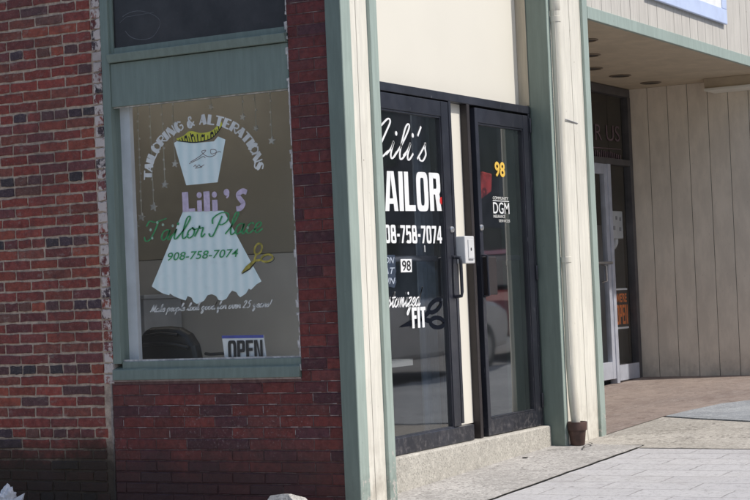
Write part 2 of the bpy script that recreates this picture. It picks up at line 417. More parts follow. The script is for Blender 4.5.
G = {  # cursive letters: strokes on a unit x-height, then the advance
 'l': ([[(0,.1),(.5,1.0),(.8,1.9),(.66,2.15),(.48,1.8),(.4,.6),(.5,.05),(.7,.05),(.95,.4)]], .72),
 'i': ([[(0,.2),(.3,.6),(.42,1),(.36,.3),(.45,.02),(.6,.05),(.8,.4)]], .66),
 'a': ([[(.75,.85),(.5,1.0),(.2,.75),(.15,.25),(.35,0),(.6,.25),(.78,.95),(.72,.2),(.85,0),(1.05,.3)]], .92),
 'o': ([[(.5,1),(.18,.7),(.15,.2),(.4,0),(.68,.3),(.66,.8),(.45,1),(.62,.8),(.95,.85)]], .82),
 'r': ([[(0,.1),(.2,.8),(.25,1.1),(.32,.85),(.6,.9),(.55,.3),(.65,0),(.88,.3)]], .76),
 'c': ([[(.7,.8),(.5,1),(.2,.7),(.2,.2),(.45,0),(.82,.35)]], .70),
 'e': ([[(.08,.3),(.5,.55),(.6,.85),(.4,1),(.18,.7),(.2,.2),(.45,0),(.82,.35)]], .70),
 's': ([[(0,.1),(.4,.9),(.45,1.1),(.5,.8),(.66,.4),(.5,.03),(.25,.05),(.15,.2)]], .74),
 't': ([[(0,.2),(.35,.8),(.5,1.7),(.42,.8),(.4,.15),(.55,0),(.8,.35)], [(.1,1.05),(.78,1.12)]], .66),
 'u': ([[(0,.4),(.2,1),(.2,.3),(.35,0),(.6,.3),(.74,1),(.7,.2),(.82,0),(1.02,.35)]], .92),
 'n': ([[(0,.4),(.15,1),(.12,0),(.35,.85),(.55,.95),(.55,.2),(.68,0),(.9,.35)]], .80),
 'm': ([[(0,.4),(.15,1),(.12,0),(.35,.85),(.5,.95),(.48,0),(.72,.85),(.88,.95),(.88,.2),(1,0),(1.22,.35)]], 1.12),
 'z': ([[(.1,.9),(.3,1),(.65,.95),(.15,.05),(.5,.1),(.6,-.3),(.35,-.95),(.2,-.7),(.5,-.1),(.88,.35)]], .78),
 'd': ([[(.75,.85),(.5,1.0),(.2,.75),(.15,.25),(.35,0),(.62,.3),(.85,1.3),(1.05,2.2),(.8,1),(.74,.2),(.86,0),(1.06,.3)]], .95),
 'k': ([[(0,.1),(.45,1.2),(.62,2),(.46,2.05),(.32,1),(.2,0)], [(.25,.5),(.6,.98),(.55,.6),(.35,.5),(.62,.05),(.92,.35)]], .82),
 'p': ([[(0,.3),(.25,1),(.08,-.95)], [(.2,.6),(.45,1),(.7,.75),(.6,.15),(.3,0),(.6,.02),(.95,.4)]], .86),
 'g': ([[(.75,.85),(.5,1.0),(.2,.75),(.15,.25),(.35,0),(.6,.25),(.8,.95),(.7,-.5),(.45,-1),(.25,-.7),(.6,-.1),(1.02,.35)]], .92),
 'f': ([[(0,.1),(.4,1),(.72,1.9),(.56,2.15),(.42,1.5),(.28,-.6),(.4,-1),(.52,-.6),(.42,0),(.82,.35)]], .72),
 'v': ([[(0,.7),(.15,1),(.3,.2),(.45,0),(.7,.5),(.65,1),(.92,.9)]], .76),
 'y': ([[(0,.4),(.2,1),(.2,.4),(.35,.1),(.6,.4),(.74,1),(.65,-.4),(.4,-1),(.25,-.7),(.55,-.1),(.98,.35)]], .92),
 'L': ([[(-.5,1.45),(-.2,1.85),(.2,1.75),(.75,2.3),(1.0,2.15),(.85,1.6),(.45,.5),(.05,.02),(-.25,.12),(-.1,.4),(.3,.25),(.8,.02),(1.25,.4)]], 1.15),
 'T': ([[(-.1,1.5),(.1,2.0),(.6,1.85),(1.2,2.0),(1.6,2.15)], [(.95,1.95),(.75,1.0),(.45,.15),(.1,.05),(-.1,.45)]], 1.35),
 'P': ([[(.75,1.9),(.55,1.0),(.3,.05),(.05,.02),(-.1,.3)], [(.05,1.2),(.0,1.75),(.6,2.2),(1.25,2.05),(1.3,1.4),(.9,1.05),(.55,1.15)]], 1.35),
 'C': ([[(1.1,1.7),(.95,2.1),(.5,2.0),(.15,1.3),(.15,.4),(.5,0),(.95,.15),(1.25,.5)]], 1.2),
 'M': ([[(-.1,.1),(.1,.3),(.5,2.0),(.55,.1),(1.15,2.0),(1.05,.3),(1.2,0),(1.4,.3)]], 1.3),
 '2': ([[(.1,1.5),(.35,2.0),(.7,1.7),(.5,.9),(.1,.05),(.45,.1),(.85,.05)]], .98),
 '5': ([[(.85,2.0),(.4,1.95),(.3,1.2),(.65,1.2),(.7,.4),(.35,0),(.05,.25)]], 1.0),
 "'": ([[(.4,2.1),(.25,1.5)]], .55), ' ': ([], .55), '!': ([[(.3,2),(.2,.6)]], .4),
}
def script(name, body, pl, u0, u1, z0, xh, w, mat, parent, slant=.25, lift=.002, thin=.5, rise=0., yscale=1.):
    x = 0; st = []; dots = []
    for ch in body:
        s, adv = G[ch]
        for p in s: st.append([(x+a+slant*b, b*yscale) for a, b in p])
        if ch == 'i': dots.append((x+.5+slant*1.45, 1.5*yscale))
        x += adv
    ax = min(a for p in st for a, b in p); bx_ = max(a for p in st for a, b in p)
    k = (u1-u0)/(bx_-ax); mb = MB()
    f = lambda a, b: (u0+(a-ax)*k, z0+b*xh+rise*(a-ax)/(bx_-ax))
    for i, p in enumerate(st): ribbon(mb, pl, smooth_path([f(*q) for q in p]), w, lift+.00018*i, thin)
    for i, q in enumerate(dots): dot(mb, pl, *f(*q), w*.75, lift+.00018*(len(st)+i))
    return mb.build(name, mat, parent)

def block(name, body, pl, u0, u1, z0, z1, mat, parent, s=.36, h=.15, lift=.002, slope=0., gap=.12):
    """heavy condensed capitals and figures from straight-sided pieces"""
    def R_(x0, x1, y0, y1): return [[(x0,y0),(x1,y0),(x1,y1),(x0,y1)]]
    def ring(x0, x1, y0, y1, keep=lambda t: True):
        n = 28; out = []
        def pt(t, a0, a1, b0, b1):
            c, d = math.cos(t), math.sin(t); e = .42
            f_ = lambda q: math.copysign(abs(q)**e, q)
            return ((a0+a1)/2+(a1-a0)/2*f_(c), (b0+b1)/2+(b1-b0)/2*f_(d))
        for i in range(n):
            t0, t1 = 2*math.pi*i/n, 2*math.pi*(i+1)/n
            if not keep((t0+t1)/2): continue
            I = (x0+s, x1-s, y0+h, y1-h)
            out.append([pt(t0,x0,x1,y0,y1), pt(t1,x0,x1,y0,y1), pt(t1,*I), pt(t0,*I)])
        return out
    right = lambda t: math.cos(t) > -.35
    GL = {
     'T': (R_(0,1,1-h,1)+R_(.5-s/2,.5+s/2,0,1-h), 1), 'I': (R_(0,s,0,1), s), 'L': (R_(0,s,0,1)+R_(s,.92,0,h), .92),
     'F': (R_(0,s,0,1)+R_(s,.95,1-h,1)+R_(s,.85,.44,.44+h), .95),
     'A': ([[(0,0),(s*.92,0),(.535,.84),(.56,1),(.27,1)], [(1.1,0),(1.1-s*.92,0),(.565,.84),(.561,1),(.83,1)]]+R_(.30,.80,.18,.18+h*.9), 1.1),
     'O': (ring(0,1.05,-.01,1.01), 1.05), '0': (ring(0,1,-.01,1.01), 1),
     'R': (R_(0,s,0,1)+ring(.02,1.0,.43,1.0,right)+[[(s+.12,.45),(1.0-s-.02,.0),(1.04,.0),(.86,.50)]], 1.04),
     '8': (ring(.03,.97,.46,1.01)+ring(0,1,-.01,.55), 1), '9': (ring(0,1,.38,1.01)+R_(1-s,1,.2,.66)+ring(0,1,-.01,.55,lambda t: t > math.pi), 1),
     '7': (R_(0,.92,1-h,1)+[[(.92,1-h),(.92-s,1-h),(.14,0),(.14+s,0)]], .92),
     '5': (R_(.04,.94,1-h,1)+R_(.04,.04+s,.45,1-h)+ring(0,1,-.01,.66,lambda t: not (2.2 < t < 3.5)), 1),
     '4': (R_(.52,.52+s,0,1)+R_(0,1.02,.18,.18+h)+[[(0,.18+h),(.28,.18+h),(.62,1),(.52,1)]], 1.02),
     'P': (R_(0,s,0,1)+ring(.02,1.0,.38,1.0,right), 1.0), 'E': (R_(0,s,0,1)+R_(s,.92,1-h,1)+R_(s,.84,.44,.44+h)+R_(s,.92,0,h), .92),
     'N': (R_(0,s*.85,0,1)+R_(1.06-s*.85,1.06,0,1)+[[(s*.85-.06,1),(s*.85+.12,1),(1.12-s*.85,0),(.94-s*.85,0)]], 1.06),
     '-': (R_(.06,.54,.36,.36+h), .6)}
    x = 0; P = []
    for ch in body:
        g, w = GL[ch]; P += [[(x+a, b) for a, b in p] for p in g]; x += w+gap
    x -= gap; mb = MB()
    for i, p in enumerate(P): mb.poly([P3(pl, u0+a/x*(u1-u0), z0+b*(z1-z0)+slope*a/x, lift+.00004*i) for a, b in p])
    return mb.build(name, mat, parent)

# art-deco capitals: fat left strokes, hairline right strokes; unit square, (points, fat?)
D = {
 'T': [([(0,.93),(1,.93)],0),([(.5,1),(.5,0)],1)], 'A': [([(.1,0),(.48,1)],0),([(.5,1),(.78,0)],1),([(.2,.28),(.6,.28)],0)],
 'I': [([(.5,1),(.5,0)],1)], 'L': [([(.28,1),(.28,0)],1),([(.3,.05),(.95,.05)],0)],
 'O': [([(.5,1),(.95,.75),(.95,.25),(.5,0)],0),([(.42,.98),(.2,.75),(.2,.25),(.42,.02)],1)],
 'R': [([(.25,1),(.25,0)],1),([(.3,.96),(.85,.9),(.88,.55),(.35,.48)],0),([(.5,.48),(.95,0)],0)],
 'N': [([(.08,0),(.08,1)],0),([(.2,1),(.75,0)],1),([(.92,0),(.92,1)],0)],
 'G': [([(.42,.98),(.2,.75),(.2,.25),(.42,.02)],1),([(.5,1),(.9,.82)],0),([(.5,0),(.9,.15),(.9,.5),(.6,.5)],0)],
 'E': [([(.25,1),(.25,0)],1),([(.3,.95),(.9,.95)],0),([(.3,.5),(.8,.5)],0),([(.3,.05),(.9,.05)],0)],
 'S': [([(.9,.85),(.5,1),(.18,.8)],0),([(.25,.78),(.45,.55),(.68,.42),(.75,.22)],1),([(.8,.2),(.5,0),(.08,.15)],0)],
 '&': [([(.9,0),(.35,.65),(.35,.95),(.6,.95),(.6,.7)],0),([(.5,.58),(.22,.4),(.25,.08),(.55,.05)],1),([(.55,.03),(.9,.45)],0)],
}
def deco_arc(name, body, pl, cu, cz, ru, rz, a0, a1, h, wch, mat, parent):
    mb = MB(); n = len(body); i_ = 0
    adv = [{'I': .55, ' ': .5, 'N': 1.15, 'O': 1.1, 'G': 1.05}.get(c, 1.) for c in body]; tot = sum(adv); acc = 0
    for c, ad in zip(body, adv):
        a = R(a0+(a1-a0)*(acc+ad/2)/tot); acc += ad
        # u decreases to the right on the brick side
        pu, pz = cu+ru*math.cos(a), cz+rz*math.sin(a)
        tx, tz = -ru*math.sin(a), rz*math.cos(a); s_ = -1 if a1 < a0 else 1
        q = math.hypot(tx, tz); tx, tz = tx/q*s_, tz/q*s_; nx, nz = math.cos(a)/1, math.sin(a)
        q = math.hypot(nx, nz); nx, nz = nx/q, nz/q
        for p, fat in D.get(c, []):
            pts = [Vector((pu+tx*(x-.5)*wch+nx*y*h, pz+tz*(x-.5)*wch+nz*y*h)) for x, y in p]
            if len(pts) > 2: pts = smooth_path(pts, 5)
            ribbon(mb, pl, pts, wch*(.44 if fat else .15), .002+.00012*i_); i_ += 1
    return mb.build(name, mat, parent)

# ------------------------------------------------------------------ ground (the street climbs gently to the right)
def gz(x): return -.053+.03*x
def sheet(name, mat, polys, dz, thick=0.):
    mb = MB()
    for p in polys:
        top = [(x, y, gz(x)+dz) for x, y in p]
        if thick: mb.hull([(x, y, z-thick) for x, y, z in top], top)
        else: mb.poly(top)
    return tag(mb.build(name, mat), kind='structure')
rect = lambda x0, x1, y0, y1: [(x0,y0),(x1,y0),(x1,y1),(x0,y1)]
sheet('ground', 'asphalt', [rect(-400, 400, -400, 400)], -.145)
sheet('sidewalk', 'concrete', [rect(-2.6, 30, -3.6, .3), rect(-2.6, .3, .3, 30)], -.006, .13)
sheet('kerb', 'kerb', [rect(-2.6, 30, -3.78, -3.602), rect(-2.78, -2.602, -3.78, 30)], -.004, .14)
# the narrow concrete strip along the shopfront, with a worn irregular outer edge
edge = [(-2.0+.12*i, -.5+.012*noise.noise((i*.7, 0, 0))) for i in range(43)]
edge = [e for e in edge if e[0] < 3.02]
sp = MB(); pe = edge+[(3.05,-.488)]
for a, b in zip(pe, pe[1:]):
    for y0, y1, h0, h1 in ((None, -.25, .002, .006), (-.25, .2, .006, .026)):
        ya, yb = (a[1], b[1]) if y0 is None else (y0, y0)
        sp.poly([(a[0],ya,gz(a[0])+h0),(b[0],yb,gz(b[0])+h0),(b[0],y1,gz(b[0])+h1),(a[0],y1,gz(a[0])+h1)])
tag(sp.build('shopfront_concrete_strip', 'concrete'), kind='structure')
sheet('paver_walkway', 'paver', [[(-2.0,-3.58),(2.84,-3.58)]+[(2.84+.05*noise.noise((k*.9,3,0))+.012*k, -1.9+.2*k) for k in range(8)][:7]+[(3.0,-.512)]+[(x, y-.016) for x, y in edge[::-1]]], .000)
sheet('pebble_concrete_apron', 'apron', [[(3.06,.02),(3.06,-.5),(2.90,-.52),(2.86,-1.3),(2.86,-3.58),(4.1,-3.58),(4.43,-.81),(4.62,-.36),(4.80,-.012),(4.78,.02)]], .004)
sheet('smooth_grey_slab', 'slab', [[(4.815,-.02),(4.635,-.36),(4.45,-.81),(4.12,-3.58),(14,-3.58),(14,-.75),(6.6,-.62),(6.0,-.33),(5.74,-.17),(5.25,-.075)]], .012, .02)
sheet('entry_tile_floor', 'tile', [[(3.62,.005),(4.82,-.002),(5.25,-.06),(5.74,-.15),(6.0,-.31),(6.6,-.60),(14,-.73),(14,1.6),(3.62,1.6)]], .008)
sheet('road_crack', 'crack', [[(x, y+.004+.010*noise.noise((x*5,1,0))) for x, y in edge if x > .2]+[(x, y-.004-.010*abs(noise.noise((x*4,7,0)))) for x, y in edge[::-1] if x > .2]], .0045).name = 'sidewalk_crack'
ck = MB()
for path in ([(3.04,-.10),(2.95,-.16),(2.84,-.15),(2.72,-.19)], [(4.66,-.30),(4.62,-.40),(4.45,-.80)], [(2.62,.03),(2.72,-.06),(2.78,-.14)]):
    pp = smooth_path(path, 6)
    for a, b in zip(pp, pp[1:]):
        q = Vector((-(b-a).y, (b-a).x)).normalized()*(.004+.004*random.random())
        ck.poly([(*(a+q), gz(a.x)+.024), (*(a-q), gz(a.x)+.024), (*(b-q), gz(b.x)+.024), (*(b+q), gz(b.x)+.024)])
tag(ck.build('pavement_hairline_crack', 'crack'), kind='structure')

# ------------------------------------------------------------------ the building
B = thing('corner_shop_building', 'corner shop building with red brick side, green posts, cream boards and dark glass doors', 'building', (0,0,0))
XB = .03                                  # face of the brickwork
def jit(c, a=.10): k = 1+random.uniform(-a, a); return tuple(x*k for x in c)
REDS = [(0.338,0.077,0.057),(0.312,0.069,0.053),(0.281,0.070,0.057),(0.362,0.094,0.060),(0.237,0.069,0.060),(0.200,0.066,0.065),(0.269,0.088,0.065),(0.325,0.083,0.057)]
DRKS = [(0.090,0.060,0.072),(0.072,0.060,0.066),(0.144,0.072,0.072),(0.192,0.090,0.072),(0.240,0.072,0.060)]
MAR = [(.185,.036,.031),(.165,.033,.030),(.195,.041,.034),(.125,.032,.037),(.165,.042,.038),(.10,.030,.038)]
def add_brick(mb, y0, y1, z0, z1, col, out=0., rough=.0015, slope=0.):
    """one brick: irregular front face with a chamfered rim"""
    d = .0035; r = lambda: random.uniform(-rough, rough)
    f = XB-out; k = XB+.022
    ys = [y0, y1]; n = 4
    F = []
    per = [(y0+(y1-y0)*t/n, z0) for t in range(n)] + [(y1, z0), (y1, (z0+z1)/2), (y1, z1)] + [(y1-(y1-y0)*t/n, z1) for t in range(1, n)] + [(y0, z1), (y0, (z0+z1)/2)]
    cy, cz = (y0+y1)/2, (z0+z1)/2
    O = [(k, y+r(), z+r()) for y, z in per]
    E_ = [(f+.003, y+r(), z+r()) for y, z in per]
    I = [(f+random.uniform(-.0008,.0008), y+(d if y < cy-1e-4 else -d if y > cy+1e-4 else 0)+r()*.6, z+(d if z < cz-1e-4 else -d if z > cz+1e-4 else 0)+r()*.6) for y, z in per]
    b = len(mb.v); m = len(per); mb.v += O+E_+I+[(f, cy, cz)]
    for i in range(m):
        j = (i+1) % m
        mb.f += [(b+i, b+j, b+m+j, b+m+i), (b+m+i, b+m+j, b+2*m+j, b+2*m+i), (b+2*m+i, b+2*m+j, b+3*m)]; mb.c += [col]*3
CRS = .0644; Z0 = 1.548 - 25*CRS          # a header course sits at z = 1.55
YL, YR, YW = 1.745, .372, 1.675           # left brickwork starts / right edge of window / left edge of window
wl = MB()
for i in range(-3, 66):
    za = Z0+i*CRS-.5*CRS+.007; zb = za+CRS-.0145
    if za > 4.2: break
    hdr = (i-25) % 6 == 0
    y = YL+.004-(random.random()*.02 if hdr else 0); p = .106 if hdr else .212
    off = 0 if hdr else (.106 if i % 2 else 0)
    first = True
    while y < 3.3:
        L = (p-off if first and off else p)*random.uniform(.97, 1.03); first = False
        pal = DRKS if (hdr and random.random() < .62) else (DRKS if random.random() < .10 else REDS)
        add_brick(wl, y+.0065, y+L-.0065, za+random.uniform(-.0015,.0015), zb+random.uniform(-.0015,.0015), jit(random.choice(pal), .14), random.uniform(-.003,.002), .0036)
        y += L
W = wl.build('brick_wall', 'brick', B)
mo = MB().box(XB+.0075, XB+.10, 1.694, 3.6, -.35, 4.2, (.66,.53,.41)); mo.build('mortar', 'mortar', W)
MB().box(XB+.1, XB+.28, YW+.02, 6.0, -.35, 4.2).build('backing_wall', 'inside_dark', W)
# strip of brick ends, once painted white, beside the window
st = MB()
for i in range(9, 66):
    za = Z0+i*CRS-.5*CRS+.005; zb = za+CRS-.010
    if za < .66 or za > 4.2: continue
    add_brick(st, YW+.002, YL-.004+random.uniform(-.004,.004), za, zb, jit(random.choice(REDS+DRKS), .2), random.uniform(-.001,.004), .004)
sm_ = st.build('brick_end_strip', 'brick_flake', W, label='strip of brick ends with flaking white paint')
MB().box(XB+.008, XB+.09, YW, YL, .655, 4.2, (.50,.45,.42)).build('mortar_joint', 'brick_flake', W)
# white vertical joint below the window, between the old wall and the panel
vj = MB(); z = -.2
while z < .66:
    h = random.uniform(.03,.07); a = 1.692+random.uniform(-.003,.003)
    vj.box(XB-.001, XB+.05, a, a+random.uniform(.006,.014), z, z+h-.002*random.random(), (.42,.37,.33)); z += h
MB().box(XB-.0015, XB+.05, .376, 1.690, .6935, .7030, (.46,.37,.35)).build('sill_mortar_bed', 'mortar_dark', W)
vj.build('vertical_mortar_joint', 'brick', W)
# maroon brick panel under the window and the pier beside it
pn = MB()
for i in range(-3, 66):
    za = Z0+i*CRS-.5*CRS+.004; zb = za+CRS-.0078
    if za > 4.2: break
    y1 = 1.690 if zb < .70 else YR
    y = .09; sh = (.108 if i % 2 else 0)+random.uniform(-.01,.01)
    first = True
    while y < y1-.012:
        L = .217*random.uniform(.97,1.03)
        if first and sh > .05: L -= .108
        if first: L += .0
        first = False
        e = min(y+L, y1)
        if y1-e < .045: e = y1
        add_brick(pn, y+.003, e-.0035, za, zb, jit(random.choice(MAR), .2), random.uniform(-.001,.0018), .0016)
        pr = .88 if .34 < za < .70 else .60
        pc = lambda: jit(random.choice([(.62,.54,.51),(.45,.36,.34),(.30,.21,.20)] if .34 < za < .70 else [(.38,.30,.28),(.28,.20,.19),(.22,.14,.13)]), .2)
        if random.random() < pr:
            a_ = y+random.random()*.08; b_ = e-random.random()*.08; m_ = a_
            while m_ < b_-.01:
                n_ = min(m_+random.uniform(.02,.06), b_); o_ = random.uniform(-.0012,.0008)
                if random.random() < .85: pn.box(XB+.0018, XB+.01, m_, n_, za-.0036+o_, za-.0006+o_, pc())
                m_ = n_
        if random.random() < pr*.8: pn.box(XB+.0018, XB+.01, y-.0015, y+.0012, za+random.random()*.02, zb-random.random()*.015, pc())
        y = e
# thin light mortar joints that show on the panel (repointed lines)
PN = pn.build('brick_panel', 'brick_dark', B)
MB().box(XB+.0045, XB+.10, .09, 1.692, -.35, .699, (.19,.11,.10)).box(XB+.0045, XB+.10, .09, YR-.003, .7, 4.2, (.19,.10,.095)).build('mortar', 'mortar_dark', PN)
for a, b, c_ in ((1.694, -.35, .66), (YR-.012, .661, 4.2)): MB().box(XB+.1, XB+.28, .10, a, b, c_).build('backing_wall', 'inside_dark', PN)
# flaked white caulk down the left edge of the pier
cl = MB(); z = .70
cl.box(XB+.0125, XB+.02, YR-.002, YR+.003, .70, 4.1)
while z < 4.1:
    h = random.uniform(.012,.05)
    if random.random() < .75:
        w = random.choice([.008,.012,.020,.034])
        cl.hull([(XB+.012, YR-.004, z), (XB-.003, YR-.003, z), (XB-.003, YR+w*.3, z+.002), (XB+.012, YR+w*.6, z)],
                [(XB+.012, YR-.004, z+h), (XB-.003, YR-.002, z+h), (XB-.003, YR+w*.2, z+h-.003), (XB+.012, YR+w*.7, z+h)])
    z += h
cl.build('window_caulk', 'caulk', PN)

# ------------------------------------------------------------------ shop window in the brick side
XW = .06
fr = MB()
fr.box(.028, .12, 1.617, 1.674, .80, 4.2)                       # left jamb
fr.box(.036, .13, .374, 1.6165, 2.329, 2.588)                   # header panel
SW = fr.build('shop_window', 'green_win', B, .003)
sill = MB(); sill.hull([(.012,.374,.704),(.012,1.674,.704),(.14,1.674,.704),(.14,.374,.704)], [(.016,.374,.765),(.016,1.674,.765),(.14,1.674,.800),(.14,.374,.800)])
sill.box(.040, .1295, .374, 1.6165, .7605, .812)
sill.build('window_sill', 'green_win', SW, .004)
led = MB(); led.hull([(.012,.374,2.592),(.012,1.6165,2.592),(.13,1.6165,2.592),(.13,.374,2.592)], [(-.002,.374,2.640),(-.002,1.6165,2.640),(.13,1.6165,2.668),(.13,.374,2.668)])
led.build('window_ledge', 'green_win', SW, .003)
for a, b in ((2.322,2.3285),(.8125,.823)): MB().box(.0545, .0585, .376, 1.6165, a, b).build('glazing_putty', 'caulk', SW)
MB().poly([(.066,.37,.805),(.066,1.62,.805),(.066,1.62,2.335),(.066,.37,2.335)]).build('glass_pane', 'glass', SW)
MB().box(.060, .085, .37, 1.6165, 2.669, 4.2).build('transom_pane', 'transom', SW)
tr = MB(); tr.box(.046, .0595, 1.596, 1.6165, 2.645, 4.2).box(.050, .0595, .374, 1.5955, 2.645, 2.682)
tr.build('transom_bead', 'green_win', SW)
PL = ('L', XW)
# scratched ring on the transom glass
sc = MB(); ring = [Vector((1.40+.14*math.cos(a)*(1+.1*math.sin(3*a)), 2.80+.085*math.sin(a)+.02*math.cos(a))) for a in [i*.2 for i in range(3, 30)]]
ribbon(sc, ('L', .0595), ring, .004, .0012); ribbon(sc, ('L', .0595), [Vector((1.55,2.83)), Vector((1.5,2.86)), Vector((1.3,2.865))], .003, .0016)
sc.build('glass_scratch', plain('scratch_grey', (.12,.12,.13), .6), SW)
# dress painted on the glass
flat('dress_bodice', [[(1.192,2.085),(1.15,2.101),(1.096,2.080),(1.0,2.072),(.912,2.072),(.882,2.098),(.832,2.076),(.865,1.955),(.898,1.834),(1.118,1.831),(1.155,1.955)]], PL, 'dress', SW)
hem = [(.627,1.250),(.66,1.235),(.70,1.205),(.715,1.212),(.735,1.185),(.775,1.165),(.79,1.178),(.80,1.195),(.83,1.205),(.85,1.185),(.87,1.160),(.90,1.150),(.925,1.155),(.94,1.178),(.97,1.190),(1.0,1.185),(1.025,1.155),(1.06,1.140),(1.08,1.138),(1.10,1.150),(1.112,1.175),(1.14,1.185),(1.155,1.160),(1.19,1.170),(1.24,1.190),(1.265,1.205),(1.27,1.195),(1.31,1.205),(1.35,1.225),(1.393,1.252)]
sk = [(1.150,1.678),(.866,1.668)]+hem
mbk = MB(); n_ = len(hem)
top = [(.866+(1.150-.866)*i/(n_-1), 1.668+.010*i/(n_-1)) for i in range(n_)]
for i in range(n_-1): mbk.poly([P3(PL, *top[i], .0015), P3(PL, *top[i+1], .0015), P3(PL, *hem[i+1], .0015), P3(PL, *hem[i], .0015)])
mbk.build('dress_skirt', 'dress', SW)
tp = MB()
up = smooth_path([(1.175,2.108),(1.12,2.122),(1.075,2.145),(1.0,2.128),(.93,2.132),(.89,2.155),(.852,2.180)], 6)
dn = smooth_path([(1.165,2.098),(1.11,2.088),(1.06,2.080),(1.0,2.080),(.93,2.092),(.885,2.122),(.848,2.160)], 6)
for a, b, c_, d in zip(up, up[1:], dn[1:], dn): tp.poly([P3(PL, *q, .0030) for q in (a, b, c_, d)])
tp.build('tape_measure', 'yellow', SW)
tk = MB()
for i in range(2, 34, 2):
    a, b = up[i], dn[i]; m = b+(a-b)*(.55 if i % 4 else .8)
    ribbon(tk, PL, [b, m], .005 if i % 4 else .007, .0036)
for i in (7, 13, 19, 25): 
    m = (up[i]+dn[i])/2; dot(tk, PL, m.x, m.y+.006, .009, .0039)
ribbon(tk, PL, [q+Vector((0,-.003)) for q in dn], .006, .0042)
tk.build('tape_marks', M['ink'], SW)
mk = MB()  # faint sketch lines and signature on the bodice
for p in ([(1.08,1.965),(1.03,1.985),(.985,2.01),(.97,2.025),(1.0,2.02),(.975,1.995),(.94,1.985),(.905,1.995),(.90,2.02),(.935,2.025),(.93,2.0),(.88,2.01),(.865,2.005)], [(1.09,1.955),(1.03,1.975),(.99,1.99),(.975,1.98)], [(1.06,1.935),(1.045,1.945),(1.04,1.932),(1.02,1.944),(1.01,1.932),(.985,1.942)], [(1.05,1.926),(1.0,1.93)]):
    ribbon(mk, PL, smooth_path(p, 5), .0032, .0032+.0002*len(mk.f)/50)
mk.build('pencil_sketch', plain('grey_brown_ink', (.20,.14,.13), .6), SW)
deco_arc('arched_lettering', 'TAILORING & ALTERATIONS', PL, .998, 1.885, .362, .290, 0, 180, .058, .056, 'white_dim', SW)
# arched lettering runs from the left (high y) to the right (low y)
def fat_word(name, pl, mat, parent):
    mb = MB(); k = [0]
    def bar(u0, u1, z0, z1):
        mb.poly([P3(pl, u0, z0, .0042), P3(pl, u1, z0, .0042), P3(pl, u1, z1, .0042), P3(pl, u0, z1, .0042)])
    bar(1.148, 1.105, 1.676, 1.792); bar(1.104, 1.060, 1.676, 1.694)
    bar(1.045, 1.012, 1.672, 1.738); dot(mb, pl, 1.028, 1.768, .018, .0044)
    bar(.998, .955, 1.670, 1.786); bar(.940, .903, 1.668, 1.734); dot(mb, pl, .922, 1.764, .018, .0044)
    dot(mb, pl, .838, 1.772, .020, .0044); ribbon(mb, pl, [Vector((.822,1.772)), Vector((.826,1.750)), Vector((.840,1.740))], .010, .0046)
    ribbon(mb, pl, smooth_path([(.700,1.762),(.728,1.772),(.760,1.752),(.742,1.722),(.726,1.700),(.745,1.676),(.775,1.672)], 6), .030, .0042)
    return mb.build(name, mat, parent)
fat_word('name_lettering', PL, 'lilac', SW)
script('cursive_lettering', 'Tailor Place', PL, 1.430, .600, 1.518, .056, .011, 'green_ink', SW, slant=.22, lift=.0050, rise=.012, yscale=1.05)
hl = MB()
for u, z in ((1.33,1.625),(1.38,1.585),(1.29,1.61),(1.37,1.535),(1.22,1.60),(.70,1.56)):
    dot(hl, PL, u, z, .009, .0085, 7)
hl.build('lettering_highlight', plain('mint_highlight', (.35,.50,.38), .6), SW)
text('phone_lettering', '908-758-7074', PL, 1.268, .774, 1.397, 1.444, 'green_ink', SW, .004, .25, .0050)
def scissors(name, pl, mat, parent, T, w, hole, lift):
    """two blades crossing at the pivot and two finger loops"""
    mb = MB()
    bl = [[(-1.0,-.02),(-.5,.075),(0,.06),(.1,0),(0,-.05)], [(-1.0,-.04),(-.45,-.12),(.05,-.06),(.1,.02),(-.1,.02)]]
    for i, p in enumerate(bl): mb.poly([P3(pl, *T(*q), lift+.0004*i) for q in p])
    for i, s_ in enumerate((1, -1)):
        ribbon(mb, pl, [Vector(T(.02,-.02*s_)), Vector(T(.25,.10*s_)), Vector(T(.42,.18*s_))], w, lift+.0010+.0002*i)
        lp = [Vector(T(.70+.32*math.cos(a)*math.cos(.35)-.17*math.sin(a)*math.sin(.35)*s_, s_*.30+.32*math.cos(a)*math.sin(.35)*s_+.17*math.sin(a)*math.cos(.35))) for a in [2*math.pi*j/24 for j in range(25)]]
        ribbon(mb, pl, lp, w*hole, lift+.0014+.0002*i)
    return mb.build(name, mat, parent)
def TL(a, b):
    th = R(43); s_ = .125
    return (.672-(a*math.cos(th)-b*math.sin(th)*1.1)*s_, 1.365+(a*math.sin(th)*.72+b*math.cos(th)*1.0)*s_)
scissors('scissors_decal', PL, 'gold', SW, TL, .013, .9, .0060)
scissors('scissors_outline', PL, 'ink', SW, lambda a, b: (TL(a*1.02, b*1.1)[0]-.003, TL(a*1.02, b*1.1)[1]-.004), .006, .7, .0040)
script('slogan_lettering', 'Make people look good for over 25 years!', PL, 1.412, .556, 1.100, .024, .0062, 'white_dim', SW, slant=.3, lift=.0022, thin=.6, rise=.004, yscale=.85)

